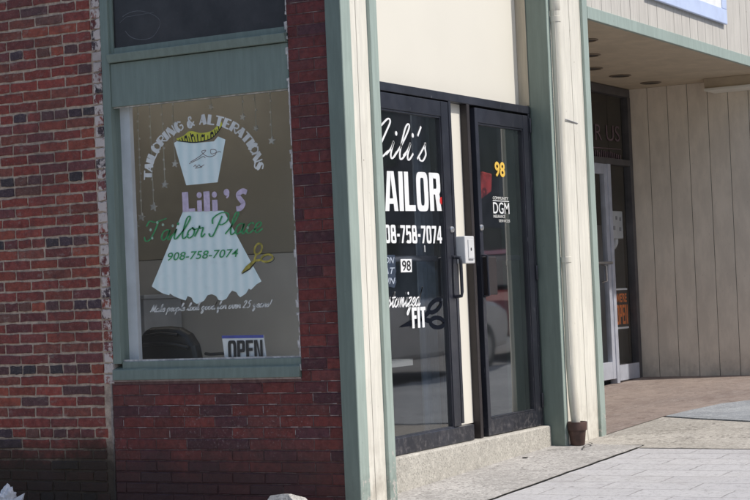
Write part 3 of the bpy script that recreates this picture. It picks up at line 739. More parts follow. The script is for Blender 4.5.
# display space behind the window
rm = thing('shop_interior', None, None); rm['kind'] = 'structure'
def room(name, mat, *b): 
    o = MB().box(*b).build(name, mat, rm); return o
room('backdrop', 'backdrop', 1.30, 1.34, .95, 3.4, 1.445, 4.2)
room('backdrop', 'backdrop_grey', 1.29, 1.34, .95, 3.4, .05, 1.440)  # paler lower half: street reflection put into the backdrop colour
room('added_fill_sheet', 'fill_sheet', .13, 1.29, .32, 3.4, 3.20, 3.21)  # unseen translucent sheet, added to spread daylight over the display
room('display_floor', 'backdrop_grey', .15, 1.28, .32, 3.4, .70, .74)
room('inner_wall', 'inside', 3.50, 3.55, .43, 6, .05, 3.0)
room('inner_wall', 'inside', .35, 3.5, 5.9, 6.0, .05, 3.0)
room('inner_floor', 'inside', .32, 3.5, .32, 5.9, .10, .14)
room('inner_ceiling', 'inside', 1.35, 3.5, .35, 5.9, 2.95, 3.0)
room('side_board', 'board', .115, .150, 1.548, 1.72, .745, 2.41)
# ------------------------------------------------------------------ wooden front
def grooved(name, mat, gmat, parent, axis, c, u0, u1, z0, z1, gap, depth, start=0., bl=.0022):
    """board siding made of separate boards with narrow dark gaps, on plane x=c (axis 0) or y=c (axis 1)"""
    mb = MB(); u = u0; first = True
    cuts = []; g = u0+(start or gap)
    while g < u1-.01: cuts.append(g); g += gap*random.uniform(.985, 1.015)
    e = [u0]+cuts+[u1]
    for a, b in zip(e, e[1:]):
        a2 = a+(.003 if a != u0 else 0); b2 = b-(.003 if b != u1 else 0); o = random.uniform(-.0012,.0012)
        if axis == 1: mb.box(a2, b2, c+o, c+depth, z0, z1)
        else: mb.box(c+o, c+depth, a2, b2, z0, z1)
    ob = mb.build(name, mat, parent, bl)
    mg = MB()
    if axis == 1: mg.box(u0+.001, u1-.001, c+.009, c+depth-.001, z0+.001, z1-.001)
    else: mg.box(c+.009, c+depth-.001, u0+.001, u1-.001, z0+.001, z1-.001)
    mg.build('board_gap', gmat, ob)
    return ob
ZT = 3.75  # top of the posts, kept low so sun reaches the added sheet
def pilaster(x0, x1, a, b, zb, inner, start):
    core = MB().box(x0+.002, x1-.02, .045, inner, zb, ZT).build('pilaster', 'green_shaded', B, .002)
    grooved('siding', 'cream', 'groove_light', core, 1, .018, x0+a, x1-b, zb+.004, ZT, .19, .027, start)
    MB().box(x0, x0+a-.0005, .0, .0445, zb-.01, ZT).build('corner_trim', 'green', core, .004)
    MB().box(x1-b+.0005, x1, -.002, .0445, zb-.01, ZT).build('corner_trim', 'green', core, .004)
    return core
p1 = pilaster(.0, .414, .107, .085, -.07, .089, .093)
p2 = pilaster(2.872, 3.618, .060, .095, .03, .42, .386)
# left faces of the posts: wide boards, their shade put into a darker green
MB().box(-.0025, .0015, .004, .100, -.10, ZT).build('side_board', 'green_shaded', p1, .001)
MB().box(2.8695, 2.8735, .004, .150, .03, ZT).build('side_board', 'green_shaded', p2, .001)
box('side_batten', 'tan', p2, 2.8655, 2.8722, .158, .236, 2.41, ZT, .002)
# cream board above the doors
box('wall_panel', 'panel', B, .36, 2.868, .236, .30, 2.404, ZT, .002)
# doors
DFm = MB()
DFm.box(.42, 2.862, .150, .27, 2.350, 2.402)
DFm.box(.42, .498, .152, .27, .196, 2.3495)
DFm.box(1.593, 1.626, .152, .27, .312, 2.3495)
DFm.box(2.826, 2.862, .152, .27, .196, 2.3495)
DFm.box(.499, 1.752, .148, .25, .196, .295)
DF = DFm.build('door_frame', 'door', B, .003)
box('mullion', 'door_shadow', DF, 1.853, 1.893, .151, .27, .196, 2.3495, .003)
box('mullion_gap', 'black', DF, 1.894, 1.975, .19, .26, .196, 2.3495, 0)
box('jamb_panel', 'panel', DF, 1.627, 1.852, .200, .25, .2955, 2.3495, .002, label='narrow cream strip between the two doors')
box('jamb_lining', 'door_shadow', DF, 1.8515, 1.8527, .155, .199, .30, 2.345, 0)
def door(x0, x1, xg0, xg1, zg0, zg1, z0, z1):
    mb = MB(); y = .155
    mb.box(x0, xg0, y, .20, z0, z1); mb.box(xg1, x1, y, .20, z0, z1)
    mb.box(xg0+.0003, xg1-.0003, y+.0012, .20, zg1, z1-.0006); mb.box(xg0+.0003, xg1-.0003, y+.0012, .20, z0+.0006, zg0)
    d = mb.build('door', 'door', B, .003)
    bd = MB()
    for b in ((xg0, xg0+.012, zg0, zg1), (xg1-.012, xg1, zg0, zg1), (xg0+.012, xg1-.012, zg1-.012, zg1), (xg0+.012, xg1-.012, zg0, zg0+.012)):
        bd.box(b[0]+.0004, b[1]-.0004, y+.006, .19, b[2]+.0004, b[3]-.0004)
    bd.build('glazing_bead', 'door', d, .0015)
    MB().poly([(xg0+.004,.178,zg0+.004),(xg1-.004,.178,zg0+.004),(xg1-.004,.178,zg1-.004),(xg0+.004,.178,zg1-.004)]).build('glass_pane', 'glass_door', d)
    return d
d1 = door(.500, 1.590, .600, 1.490, .292, 2.246, .298, 2.342)
d2 = door(1.978, 2.822, 2.026, 2.740, .306, 2.240, .198, 2.336)
for d, a, b in ((d1, .60, 1.49), (d2, 2.03, 2.74)):
    pb = MB().box(a, b, .215, .245, 1.338, 1.374); pb.build('push_bar', 'door', d, .006)
MB().hull([(1.552,.150,1.11),(1.632,.150,1.11),(1.632,.154,1.11),(1.552,.154,1.11)], [(1.552,.150,1.372),(1.632,.150,1.372),(1.632,.154,1.372),(1.552,.154,1.372)]).build('handle_plate', 'door', d1)
MB().tube([(1.565,.150,1.36),(1.565,.105,1.355),(1.565,.10,1.33),(1.565,.10,1.14),(1.565,.105,1.115),(1.565,.150,1.11)], .011).build('handle', 'door', d1, smooth=True)
def lock(x, z, d):
    mb = MB(); seg = 18
    prof = [(.0,.0),(.021,0),(.021,.004),(.017,.012),(.010,.014)]
    b = []
    for r, h in prof[1:]: b.append([(x+r*math.cos(2*math.pi*i/seg), .1545-h, z+r*math.sin(2*math.pi*i/seg)) for i in range(seg)])
    for q, w in zip(b, b[1:]):
        for i in range(seg): j = (i+1) % seg; mb.poly([q[i], q[j], w[j], w[i]])
    mb.poly(b[-1]); mb.build('lock', 'steel', d)
lock(1.566, 1.535, d1); lock(1.998, 1.552, d2)
hb = MB().box(2.00, 2.155, .128, .1755, 1.112, 1.362); hb.build('letter_box', 'door_shadow', d2, .006)
hk = MB(); hk.tube([(1.992,.155,1.375),(1.992,.118,1.37),(1.992,.116,1.11),(1.992,.155,1.105)], .009, 10); hk.build('handle', 'door', d2, smooth=True)
for k, z in enumerate((.32, 1.2, 2.22)):
    MB().lathe(2.838, .147, [(.009,z),(.010,z+.004),(.010,z+.096),(.009,z+.1)], 10).build('hinge', 'door', d2, smooth=True)
PF = ('F', .176)
script('cursive_lettering', "Lili's", PF, .560, 1.292, 1.955, .094, .019, 'white', d1, slant=.30, lift=.0015, thin=.45, yscale=1.08)
block('shop_lettering', 'TAILOR', PF, .572, 1.474, 1.634, 1.872, 'white', d1, slope=.018)
block('phone_lettering', '908-758-7074', PF, .640, 1.446, 1.448, 1.556, 'white', d1, s=.33, h=.16)
rd = MB(); dot(rd, PF, 1.474, 1.716, .024, .006); rd.build('red_sticker', 'red_dot', d1)
flat('tally_mark', [[(1.222,1.395),(1.230,1.395),(1.230,1.436),(1.222,1.436)]], PF, 'white', d1)
nq = flat('number_plaque', [[(.900,1.273),(1.041,1.273),(1.045,1.352),(.902,1.352)]], PF, 'white', d1, .0020)
text('number_lettering', '98', PF, .918, 1.028, 1.281, 1.344, 'ink', d1, .012, 0, .0035)
hr = [[(.60,1.376),(.832,1.378),(.842,1.34),(.834,1.318),(.842,1.28),(.83,1.262),(.838,1.215),(.81,1.182),(.74,1.190),(.60,1.188)]]
flat('hours_sticker', hr, PF, plain('dark_blue_sticker', (.025,.04,.07), .4), d1, .0020)
for k, (z, s_) in enumerate(((1.327, 'MON'), (1.265, 'SAT'), (1.205, 'SUN'))):
    text('hours_lettering', s_, PF, .635, .822, z, z+.038, 'sign_grey', d1, .006, .3, .0036)
script('cursive_lettering', 'Customized', PF, .575, 1.165, 1.068, .052, .0125, 'white', d1, slant=.32, lift=.0040, thin=.6)
block('fit_lettering', 'FIT', PF, 1.006, 1.186, .934, 1.060, 'white', d1, s=.44, h=.17, lift=.0075)
def TD(a, b): 
    th = R(14); s_ = .300
    return (1.14+(a*math.cos(th)-b*math.sin(th)*.5)*s_*1.0, .985+(a*math.sin(th)*.75+b*math.cos(th)*.95)*s_*.62)
scissors('scissors_decal', PF, plain('black_blue_vinyl', (.008,.010,.016), .9, spec=.05), d1, TD, .030, .85, .0012)
text('number_lettering', '98', PF, 2.290, 2.450, 1.896, 1.999, 'orange_num', d2, .025)
text('agency_caption', 'COMMUNITY', PF, 2.238, 2.484, 1.744, 1.764, 'white_dim', d2, .01, .2)
text('agency_lettering', 'DGM', PF, 2.238, 2.492, 1.650, 1.726, 'white', d2, .004)
for zz in (1.733,):
    flat('agency_rule', [[(2.238,zz),(2.494,zz),(2.494,zz+.005),(2.238,zz+.005)]], PF, 'white', d2)
text('agency_caption', 'INSURANCE', PF, 2.238, 2.420, 1.622, 1.642, 'white_dim', d2, .01)
text('agency_caption', 'SERVICES', PF, 2.320, 2.494, 1.594, 1.612, 'white_dim', d2, .01)
# step under the doors
stp = MB()
xs = [.40+.1*i for i in range(25)]+[2.867]
stp.hull([(.40,.100,-.2),(2.867,.100,-.2),(2.867,.40,-.2),(.40,.40,-.2)], [(.40,.104,.193),(2.867,.104,.193),(2.867,.40,.196),(.40,.40,.196)])
stp.build('door_step', 'step', B, .010)
# inside returns, roof
box('roof', 'inside_dark', B, 1.345, 20, .32, 8, 4.201, 4.25, 0)
box('roof_edge', 'inside_dark', B, .10, 1.34, 3.4, 8, 4.201, 4.25, 0)  # roof left open above the added sheet to let daylight in
# ------------------------------------------------------------------ recessed entrance on the right
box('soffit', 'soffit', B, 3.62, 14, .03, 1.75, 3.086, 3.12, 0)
box('fascia_board', 'green', B, 3.619, 14, -.004, .028, 3.085, 3.175, .003)
US = grooved('upper_siding', 'upper', 'groove_light', B, 1, .012, 3.62, 14, 3.1755, 4.9, .2, .03, .12, .003)
grooved('upper_siding', 'cream', 'groove', B, 1, .018, .0, 3.619, 3.7505, 3.84, .105, .03)
RW = grooved('recess_wall', 'recess', 'groove', B, 0, 8.47, .03, 1.60, .12, 3.085, .204, .05, .088, .002)
box('recess_return_wall', 'recess', B, 3.56, 3.60, .43, 1.62, .0, 3.085, .002)
box('soffit_beam', 'soffit', B, 8.18, 8.468, .035, .66, 2.99, 3.0855, .003)
box('beam_lip', 'panel', B, 8.15, 8.468, .035, .655, 2.965, 2.9895, .002)
SF = MB()
y0, y1 = 1.53, 1.60
SF.box(3.61, 8.46, y0, y1, 3.00, 3.08); SF.box(3.61, 8.46, y0, y1, 2.312, 2.372)
SF.box(8.385, 8.462, y0-.002, y1, .20, 2.9995)
SF.box(7.845, 8.3845, y0+.001, y1, .20, .365)
STF = SF.build('storefront_frame', 'alu_dark', B, .003)
for a, b in ((7.77, 7.844), (6.84, 6.91)): MB().box(a, b, y0-.004, y1, .19, 2.3115).build('door_post', 'alu', STF, .003)
MB().box(7.85, 8.38, y0-.003, y0+.0005, .21, .36).build('kick_plate', 'alu', STF, .002)
for a, b, c_, d in ((3.62,8.39,2.3725,2.9995),(7.8445,8.3845,.3655,2.3115),(3.62,6.84,.2,2.31)): MB().poly([(a,1.568,c_),(b,1.568,c_),(b,1.568,d),(a,1.568,d)]).build('glass_pane', 'glass_far', STF)
FD = MB(); FD.box(7.69, 7.769, 1.535, 1.585, .235, 2.3105); FD.box(6.911, 6.98, 1.535, 1.585, .235, 2.3105); FD.box(6.9805, 7.6895, 1.536, 1.585, 2.21, 2.31); FD.box(6.9805, 7.6895, 1.536, 1.585, .236, .40)
fd = FD.build('door', 'alu', B, .003, label='grey framed glass door deep in the recess')
MB().poly([(6.98,1.562,.40),(7.69,1.562,.40),(7.69,1.562,2.21),(6.98,1.562,2.21)]).build('glass_pane', 'glass_far', fd)
MB().tube([(7.02,1.53,1.352),(7.05,1.49,1.352),(7.67,1.49,1.352),(7.71,1.53,1.352)], .014, 10).build('push_bar', 'steel', fd, smooth=True)
MB().tube([(7.50,1.53,1.17),(7.50,1.48,1.18),(7.50,1.48,1.32),(7.50,1.53,1.34)], .010, 10).build('handle', 'steel', fd, smooth=True)
PS = ('F', 1.565)
dusk = plain('dusky_pink_vinyl', (.15,.095,.115), .6)
text('transom_lettering', 'R US', PS, 7.578, 8.222, 2.535, 2.690, dusk, STF, -.004, 0, .002, .015)
tl = MB()
for k in range(15):
    u = 7.50+.05*k; h = random.uniform(.04,.07)
    tl.poly([P3(PS, u, 2.375, .002), P3(PS, u+.026, 2.376, .002), P3(PS, u+.026, 2.378+h, .002), P3(PS, u, 2.378+h, .002)])
tl.poly([P3(PS, 7.46, 2.455, .002), P3(PS, 8.24, 2.472, .002), P3(PS, 8.24, 2.480, .002), P3(PS, 7.46, 2.463, .002)])
tl.build('transom_small_print', dusk, STF)
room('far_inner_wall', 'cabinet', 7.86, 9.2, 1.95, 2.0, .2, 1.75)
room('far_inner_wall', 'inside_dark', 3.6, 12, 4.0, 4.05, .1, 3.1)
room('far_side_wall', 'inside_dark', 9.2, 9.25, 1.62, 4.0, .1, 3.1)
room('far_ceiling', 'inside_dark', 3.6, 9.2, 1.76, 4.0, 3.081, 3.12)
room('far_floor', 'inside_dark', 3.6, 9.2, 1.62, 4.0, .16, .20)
# far wall continues behind the frame edge, so nothing ends in mid air
box('end_wall', 'recess', B, 8.53, 14, .05, .09, .1, 3.085, .002)

# ------------------------------------------------------------------ things fixed to or standing by the front
ds = thing('downspout', 'cream round downspout running down the right green post into the brown pot', 'downspout', (2.93,-.05,.18))
cx, cy = 2.950, -.030
MB().tube([(cx,cy,ZT+.3),(cx,cy,3.02),(cx,cy,2.0),(cx,cy,1.0),(cx,cy,.62),(cx+.001,cy-.004,.42),(cx+.002,cy-.010,.30),(cx+.002,cy-.016,.20),(cx+.002,cy-.018,.16)], [.034]*4+[.0345,.034,.033,.031,.030], 20).build('pipe', 'pipe', ds, smooth=True)
sm = MB(); sm.box(cx-.0362, cx-.032, cy-.012, cy-.006, .6, ZT+.2); sm.build('seam', 'pipe', ds)
for z in (3.0, 1.33):
    mb = MB(); mb.lathe(cx, cy, [(.0342,z-.02),(.0375,z-.018),(.0375,z+.018),(.0342,z+.02)], 20, False)
    mb.hull([(cx+.026,cy+.012,z-.014),(cx+.040,cy+.012,z-.014),(cx+.040,.016,z-.014),(cx+.026,.016,z-.014)], [(cx+.026,cy+.012,z+.014),(cx+.040,cy+.012,z+.014),(cx+.040,.016,z+.014),(cx+.026,.016,z+.014)]); mb.box(cx+.030, cx+.085, .009, .0165, z-.014, z+.014)
    mb.build('strap', 'pipe', ds, smooth=False)
MB().lathe(cx, cy, [(.0342,3.06),(.0375,3.065),(.0375,3.19),(.0342,3.195)], 20, False).build('coupling', 'pipe', ds, smooth=True)
ck2 = MB().tube([(3.02,.012,2.33),(3.08,.008,2.322),(3.20,.012,2.318),(3.38,.016,2.306)], .004, 8)
tag(ck2.build('wire', 'plastic_grey'), 'thin grey wire stapled across the cream boards of the right post', 'wire')

px_, py_ = 2.950, -.054; zg = gz(px_)+.016
pt = thing('flower_pot', 'small dark brown clay flower pot standing under the downspout', 'flower pot', (px_,py_,zg))
MB().lathe(px_, py_, [(.046,zg),(.049,zg+.004),(.060,zg+.098),(.0605,zg+.102)], 32).build('body', 'pot', pt, smooth=True)
MB().lathe(px_, py_, [(.062,zg+.100),(.0685,zg+.103),(.071,zg+.155),(.0695,zg+.160),(.062,zg+.160),(.060,zg+.140)], 32, False).build('rim', 'pot', pt, smooth=True)
MB().lathe(px_, py_, [(.0585,zg+.135),(.050,zg+.142),(.02,zg+.146)], 24).build('soil', 'soil', pt)

ib = thing('intercom_box', 'white wall box with a grey lens on the cream strip between the doors', 'intercom', (1.65,.2,1.31))
MB().box(1.616, 1.752, .090, .1995, 1.318, 1.492).build('housing', 'plastic', ib, .006)
fp = MB().box(1.655, 1.730, .084, .0898, 1.345, 1.470).build('face_plate', 'plastic', ib, .004)
le = MB(); 
le.poly([(1.690+.009*math.cos(2*math.pi*i/14), .0832, 1.408+.011*math.sin(2*math.pi*i/14)) for i in range(14)]); le.build('lens', 'ink', fp)
MB().box(1.659, 1.726, .0825, .0837, 1.344, 1.352).build('grey_slot', 'plastic_grey', fp)  # grey bar along the lower edge of the face plate

sg = thing('wall_sign', 'white sign with a wide pale blue frame on the siding above the recess', 'sign', (5.8,-.02,3.37))
sgm = MB()
X0, X1, ZS, ZE, YS = 4.860, 6.855, 3.392, 4.60, -.022
sgm.box(X0, X1, YS, .005, ZS, ZS+.13); sgm.box(X0, X0+.10, YS, .005, ZS+.1305, ZE); sgm.box(X1-.13, X1, YS, .005, ZS+.1305, ZE); sgm.box(X0, X1, YS, .005, ZE+.0005, ZE+.13)
sgm.build('frame', 'sign_blue', sg, .005)
MB().box(X0+.1005, X1-.1305, YS+.008, .004, ZS+.1305, ZE).build('face', 'white', sg)
lt = MB()
u = X0+.55
while u < X1-.30:                               # bottom line of small print, too cut off to read
    w = random.uniform(.018,.032); h = random.choice([.10,.10,.13]); z = ZS+.215
    lt.poly([(u,YS+.006,z),(u+w,YS+.006,z),(u+w,YS+.006,z+h),(u,YS+.006,z+h)]); u += w+random.choice([.022,.03,.03,.07])
lt.build('small_print', 'sign_grey', sg)

PO = ('L', .098)
os_ = thing('open_sign', 'white OPEN sign with a blue top edge leaning inside the lower window corner', 'sign', (.1,.765,.80))
bd = MB(); bd.hull([(.096,.915,.742),(.096,.632,.742),(.100,.632,.742),(.100,.915,.742)], [(.090,.934,.948),(.090,.648,.944),(.094,.648,.944),(.094,.934,.948)]); bd.build('board', 'white', os_)
MB().poly([(.0893,.933,.931),(.0893,.648,.927),(.0888,.648,.944),(.0888,.934,.948)]).build('blue_edge', 'blue', os_)
block('open_lettering', 'OPEN', ('L', .0915), .893, .655, .806, .917, 'ink', os_, s=.36, h=.16, lift=.0035)

ch = thing('office_chair', 'black padded leather office chair with its rounded back behind the window sill', 'chair', (.45,1.48,.12))
bk = MB(); prof = [(1.722,.62),(1.730,.80),(1.722,.93),(1.700,.985),(1.64,1.010),(1.50,1.014),(1.40,1.003),(1.33,.965),(1.285,.90),(1.262,.80),(1.258,.62)]
bk.hull([(.40,y,z) for y, z in prof], [(.33,y+( .02 if y < 1.5 else -.02),z-.012 if z > .7 else z) for y, z in prof])
o = bk.build('backrest', 'leather', ch, .03); o.modifiers['edge'].segments = 4
bt = MB(); bt.tube([(.318,1.66,.90),(.308,1.55,.905),(.308,1.42,.90),(.318,1.33,.875)], .012, 10); bt.tube([(.315,1.64,.955),(.306,1.52,.968),(.31,1.40,.955)], .010, 10); bt.build('seam_fold', 'leather', ch, smooth=True)
MB().box(.36, .86, 1.25, 1.73, .50, .61).build('seat', 'leather', ch, .04)
MB().tube([(.60,1.49,.2),(.60,1.49,.5)], .03).build('post', 'steel', ch)
for k in range(5):
    a = 2*math.pi*k/5; MB().tube([(.60,1.49,.25),(.60+.28*math.cos(a),1.49+.28*math.sin(a),.20)], .02, 8).build('leg', 'ink', ch)
MB().tube([(.40,1.262,.835),(.36,1.20,.832),(.36,1.08,.835),(.42,1.06,.80)], .010, 10).build('armrest', 'ink', ch, smooth=True)

cb = thing('storage_cabinet', 'pale grey cabinet behind the chair at the left of the window', 'cabinet', (.9,2.2,.74))
MB().box(.85, 1.27, 2.035, 2.62, .745, 1.180).build('body', 'cabinet', cb, .004)
MB().box(.83, 1.28, 2.015, 2.65, 1.1805, 1.208).build('top', 'cabinet', cb, .004)
MB().box(.842, .849, 2.06, 2.60, .78, 1.15).build('door', 'cabinet', cb, .002)

def garland(y, z, s_, label, x=.3, beads=0):
    t = thing('star_garland', label, 'garland', (x,y,2.415), 'star garlands hanging behind the window')
    mb = MB(); mb.tube([(x,y,2.418),(x+.004,y+.003,(z+2.4)/2),(x,y,z+s_*.8)], .0028, 6)
    mb.build('string', 'string', t)
    k = random.uniform(0, 1); pts = []
    for i in range(10):
        a = math.pi/2+k*.5+i*math.pi/5; r = s_ if i % 2 == 0 else s_*.42; pts.append((y+r*math.cos(a), z+r*math.sin(a)))
    MB().hull([(x-.006,a,b) for a, b in pts], [(x+.006,a,b) for a, b in pts]).build('star', 'star', t)
    zz = z+.1; bm_ = MB()
    for q in range(beads):
        zz = z+.08+(2.38-z)*(q+.4*random.random())/beads; yy = y+random.uniform(-.006,.006)
        bm_.hull([(x-.004,yy-.005,zz),(x+.004,yy-.005,zz),(x+.004,yy+.005,zz),(x-.004,yy+.005,zz)], [(x-.003,yy-.004,zz+.012),(x+.003,yy-.004,zz+.012),(x+.003,yy+.004,zz+.012),(x-.003,yy+.004,zz+.012)])
    if beads: bm_.build('bead', 'star', t)
for y, z, s_, lab, bd_ in (
    (1.672,1.627,.030,'star garland hanging lowest, right beside the white side board of the window',14),
    (1.622,1.679,.026,'beaded star garland hanging second lowest, next to the white side board',13),
    (1.530,1.735,.028,'star garland whose star hangs just left of the letter T of the arched words',10),
    (1.440,1.865,.026,'star garland inside the arch of letters, left of the dress bodice',8),
    (1.360,1.985,.024,'short star garland hanging close to the left shoulder of the dress',6),
    (1.084,2.303,.020,'very short star garland hanging just above the ampersand of the arched words',2),
    (.862,2.225,.022,'short star garland hanging above the letters at the top right of the arch',3),
    (.774,2.150,.018,'thin star garland behind the right end of the arched letters',3),
    (.668,2.070,.026,'star garland hanging farthest right, outside the arch of letters',5)):
    garland(y, z, s_, lab, beads=bd_)

# things behind the door glass
rb = thing('red_cloth', 'red cloth hanging behind the glass of the right door', 'cloth', (2.9,.5,1.7))
rm2 = MB(); rm2.hull([(2.28,.30,1.735),(2.50,.30,1.81),(2.50,.33,1.81),(2.28,.33,1.735)], [(2.38,.30,1.945),(2.52,.30,1.935),(2.52,.33,1.935),(2.38,.33,1.945)]); rm2.build('fold', 'red', rb, .012)
cu_ = thing('curtain', 'narrow blue grey curtain behind the right edge of the left door glass', 'curtain', (1.62,.42,.2))
cm = MB()
for i in range(20):
    f0, f1 = [(1.56+.011*q, .40+.018*math.sin(q*1.3)) for q in (i, i+1)]
    cm.poly([(*f0, .15), (*f1, .15), (*f1, 2.5), (*f0, 2.5)])
cm.build('cloth', plain('blue_grey_cloth', (.42,.48,.56), .9), cu_, smooth=True)
# far recess details
em = thing('electric_meter', 'pale grey electric meter box with a curved conduit behind the far side pane', 'meter', (8.2,1.7,1.6))
MB().box(8.03, 8.40, 1.64, 1.72, 1.595, 1.870).build('housing', 'plastic', em, .008)
for a, b, w in ((8.10,1.80,.03),(8.22,1.80,.03),(8.32,1.79,.025),(8.15,1.70,.04),(8.31,1.69,.035)):
    MB().box(a-w/2, a+w/2, 1.632, 1.6395, b-.018, b+.018).build('dial', 'plastic_grey', em)
MB().tube([(8.28,1.68,1.594),(8.27,1.68,1.55),(8.22,1.68,1.515),(8.13,1.68,1.50),(8.02,1.68,1.50)], .028, 12).build('conduit', 'plastic', em, smooth=True)
wo = thing('open_sign', 'tall black sign with orange letters and white edges low in the far side pane', 'sign', (8.17,1.61,.70))
MB().box(8.02, 8.345, 1.612, 1.618, .705, 1.10).build('board', 'ink', wo)
for a, b in ((1.085, 1.102), (.703, .722)): MB().box(8.015, 8.35, 1.608, 1.6115, a, b).build('white_edge', 'white', wo)
PW = ('F', 1.611)
text('sign_lettering', "WE'RE", PW, 8.035, 8.325, .965, 1.055, 'orange', wo, .03)
block('sign_lettering', 'OPEN', PW, 8.035, 8.335, .748, .940, 'orange', wo, s=.36, h=.15)

LGT = [(8.05,1.152),(7.24,1.152),(6.50,1.14),(5.60,.80),(4.70,.46)]
labs = ['round recessed soffit light nearest the recess wall, rightmost of the five', 'second round recessed soffit light from the recess wall', 'third recessed soffit light from the wall, touching the green post edge', 'recessed soffit light half hidden by the green post, second from the top', 'topmost recessed soffit light half hidden by the green post']
cl0 = thing('ceiling_light', labs[0], 'ceiling light', (*LGT[0], 3.085), 'recessed soffit lights')
lm = MB().lathe(0, 0, [(.102,.0005),(.104,-.004),(.088,-.009),(.082,-.004)], 28, False); lr = lm.build('trim_ring', 'brown_ring', None, smooth=True)
lc = MB().lathe(0, 0, [(.084,-.0035),(.04,-.003)], 28).build('dark_baffle', 'brown_dark', None)
for q in (lr, lc): q.parent = cl0
for k in range(1, 5):
    c = cl0.copy(); C.objects.link(c); c.location = (*LGT[k], 3.085); c['label'] = labs[k]
    for q in (lr, lc): e = q.copy(); C.objects.link(e); e.parent = c

dr = MB(); dr.lathe(2.228, .02, [(.019, gz(2.228)+.024), (.021, gz(2.228)+.0225)], 16); tag(dr.build('drain_hole', 'black'), 'small round black drain hole in the concrete below the right door', 'drain')
# litter at the foot of the brick wall
def crumple(name, mat, cx, cy, cz, sx, sy, sz, amp, seed, lab, cat, sub=3, sharp=False):
    bm = bmesh.new(); bmesh.ops.create_icosphere(bm, subdivisions=sub, radius=1)
    for v in bm.verts:
        n = noise.noise(v.co*1.7+Vector((seed,0,0)))+.5*noise.noise(v.co*4+Vector((0,seed,0)))+.22*noise.noise(v.co*11+Vector((0,0,seed)))
        f = 1+amp*(abs(n) if sharp else n); v.co *= f
        if sharp:
            for ax in (Vector((.3,.2,.93)), Vector((-.2,.9,.3)), Vector((.1,-.85,.5)), Vector((-.9,0,.3))):
                ax.normalize(); d = v.co.dot(ax)
                if d > .72: v.co -= ax*(d-.72)
        v.co = Vector((v.co.x*sx, v.co.y*sy, max(v.co.z, -.8)*sz))+Vector((cx,cy,cz))
    me = bpy.data.meshes.new(name); bm.to_mesh(me); bm.free(); me.materials.append(M[mat])
    o = bpy.data.objects.new(name, me); C.objects.link(o); return tag(o, lab, cat)
cr = crumple('plastic_cup', 'paper', -.25, 2.285, .005, .055, .052, .085, .45, 3, 'crumpled white plastic litter lying at the foot of the sooty brick wall', 'litter', 4)
fl_ = MB().hull([(-.27,2.26,-.01),(-.24,2.26,-.01),(-.24,2.18,.0),(-.26,2.18,.0)], [(-.26,2.24,.02),(-.25,2.24,.02),(-.252,2.150,.060),(-.256,2.150,.060)]); fl_.build('torn_flap', 'paper', cr)
crumple('concrete_chunk', 'rubble', -.25, .335, -.005, .12, .165, .10, .55, 11, 'broken grey concrete chunk at the foot of the maroon brick panel', 'rubble', 4, True)

# ------------------------------------------------------------------ the other side of the street (seen in the glass)
def far_building(name, lab, x0, x1, y0, y1, h, wallmat, side):
    t = thing(name, lab, 'building', ((x0+x1)/2,(y0+y1)/2,-1))
    MB().box(x0, x1, y0, y1, -3, h).build('wall', wallmat, t)
    MB().box(x0-.2, x1+.2, y0-.2, y1+.2, h, h+.35).build('cornice', 'kerb', t)
    g = MB()
    if side is None: return
    n = int(((x1-x0) if side == 'y' else (y1-y0))/3)
    for f in range(int(h//3.2)):
        for k in range(n):
            z = 1+f*3.2
            a = x0+.8+3*k; MB().box(a, a+1.4, y1-.05, y1+.04, z, z+1.8).build('window', 'far_glass', t)
far_building('brick_row_building', 'brown brick row building across the street, mirrored in the door glass', -2, 70, -26, -15.5, 8.5, 'far_brick', 'y')
far_building('tan_row_building', 'low tan building across the side street, mirrored in the shop window', -34, -22, -6, 34, 6.5, 'far_tan', None)

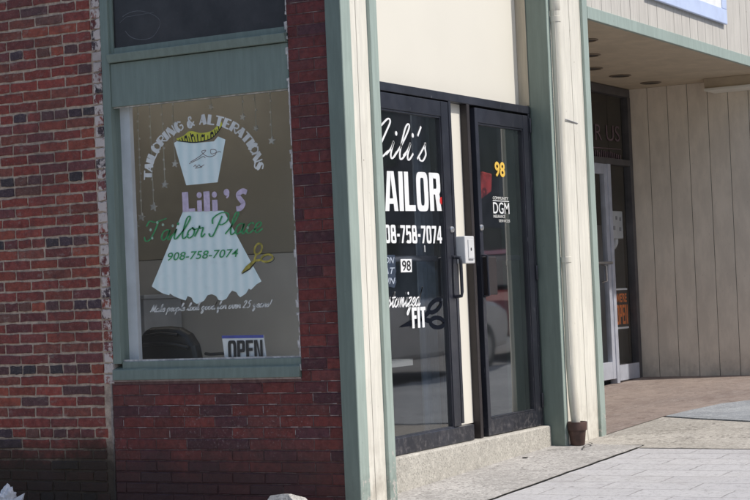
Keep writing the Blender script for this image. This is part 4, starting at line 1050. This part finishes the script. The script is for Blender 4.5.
def parked_car(cx, cy, col, lab, grp):
    t = thing('parked_car', lab, 'car', (cx, cy, gz(cx)-.145)); t.rotation_euler = (0, -math.atan(.03), 0)
    W = world_of(t)
    def put(mb, *a, **k):
        mb.v = [tuple(W @ Vector(p)) for p in mb.v]; return mb.build(*a, **k)
    side = [(-2.15,.32),(-2.2,.55),(-2.1,.80),(-1.95,.90),(-1.2,.98),(.75,.98),(1.0,.95),(1.9,.84),(2.15,.72),(2.2,.5),(2.15,.30)]
    pm_ = plain(lab[:12].replace(' ', '_')+'_paint', col, .25, .05, spec=.6)
    b = MB(); b.hull([(x,-.86,z) for x, z in side], [(x,.86,z) for x, z in side]); bo = put(b, 'body', pm_, t, .06)
    top = [(-1.75,.975),(-1.25,1.38),(-.9,1.44),(.1,1.44),(.35,1.40),(1.05,.975)]
    g = MB(); g.hull([(x,-.70 if z > 1 else -.80,z) for x, z in top], [(x,.70 if z > 1 else .80,z) for x, z in top]); put(g, 'window', M['far_glass'], t, .03)
    r = MB(); r.hull([(-1.20,-.71,1.405),(.30,-.71,1.405),(.30,.71,1.405),(-1.20,.71,1.405)], [(-.95,-.68,1.46),(.1,-.68,1.46),(.1,.68,1.46),(-.95,.68,1.46)]); put(r, 'roof', pm_, t, .02)
    for sx in (-1.35, 1.38):
        for sy in (-.80, .80):
            wv = MB()
            for q in range(1):
                n = 20; ring = [(sx+.32*math.cos(2*math.pi*i/n), .32+.32*math.sin(2*math.pi*i/n)) for i in range(n)]
                wv.hull([(x, sy-.1, z) for x, z in ring], [(x, sy+.1, z) for x, z in ring])
            wo_ = put(wv, 'wheel', M['ink'], t, .02)
            rv = MB(); ring = [(sx+.19*math.cos(2*math.pi*i/n), .32+.19*math.sin(2*math.pi*i/n)) for i in range(n)]
            e = math.copysign(1, sy); rv.hull([(x, sy+e*.098, z) for x, z in ring], [(x, sy+e*.108, z) for x, z in ring]); put(rv, 'rim', M['steel'], wo_)
    for sy in (-.62, .62):
        put(MB().box(2.12, 2.205, sy-.16, sy+.16, .58, .70), 'headlight', M['white'], t, .02)
        put(MB().box(-2.205, -2.10, sy-.16, sy+.16, .62, .78), 'tail_light', M['red_dot'], t, .02)
    return t
parked_car(9.6, -5.0, (.75,.76,.78), 'white car parked at the kerb, mirrored in the door glass', None)
parked_car(15.2, -5.0, (.22,.03,.03), 'dark red car parked beyond the white one, mirrored in the door glass', None)
# ------------------------------------------------------------------ light, sky, camera
sun_dir = Vector((.16,-.60,.78)).normalized()          # towards the sun
w = bpy.data.worlds.new('World'); scene.world = w; w.use_nodes = True
nt = w.node_tree; bg = nt.nodes['Background']; sky = nt.nodes.new('ShaderNodeTexSky'); sky.sky_type = 'NISHITA'; sky.sun_disc = False
sky.sun_elevation = math.asin(sun_dir.z); sky.sun_rotation = math.atan2(sun_dir.x, sun_dir.y)
sky.dust_density = 2.0; sky.air_density = 1.0
nt.links.new(sky.outputs[0], bg.inputs['Color']); bg.inputs['Strength'].default_value = .15
sl = bpy.data.lights.new('sun', 'SUN'); sl.energy = 3.6; sl.angle = R(1.2); sl.color = (1,.955,.89)
so = bpy.data.objects.new('sun', sl); C.objects.link(so); so.rotation_euler = sun_dir.to_track_quat('Z', 'Y').to_euler(); so.location = (0,-10,20)

yw, pt_, rl = R(28.8565), R(1.38705), R(-2.46517)
f = Vector((math.cos(pt_)*math.cos(yw), math.cos(pt_)*math.sin(yw), math.sin(pt_)))
rt = f.cross(Vector((0,0,1))).normalized(); u = rt.cross(f)
r2 = math.cos(rl)*rt+math.sin(rl)*u; u2 = -math.sin(rl)*rt+math.cos(rl)*u
cam = bpy.data.cameras.new('camera'); co = bpy.data.objects.new('camera', cam); C.objects.link(co)
m = Matrix(((r2.x,u2.x,-f.x,0),(r2.y,u2.y,-f.y,0),(r2.z,u2.z,-f.z,0),(0,0,0,1)))
co.matrix_world = Matrix.Translation((-8.69349,-4.94199,1.15)) @ m
cam.sensor_width = 36; cam.lens = 1818.3/750*36; cam.clip_end = 1500; cam.clip_start = .1
scene.camera = co
scene.view_settings.view_transform = 'Standard'; scene.view_settings.look = 'None'
scene.view_settings.exposure = 0; scene.view_settings.gamma = 1
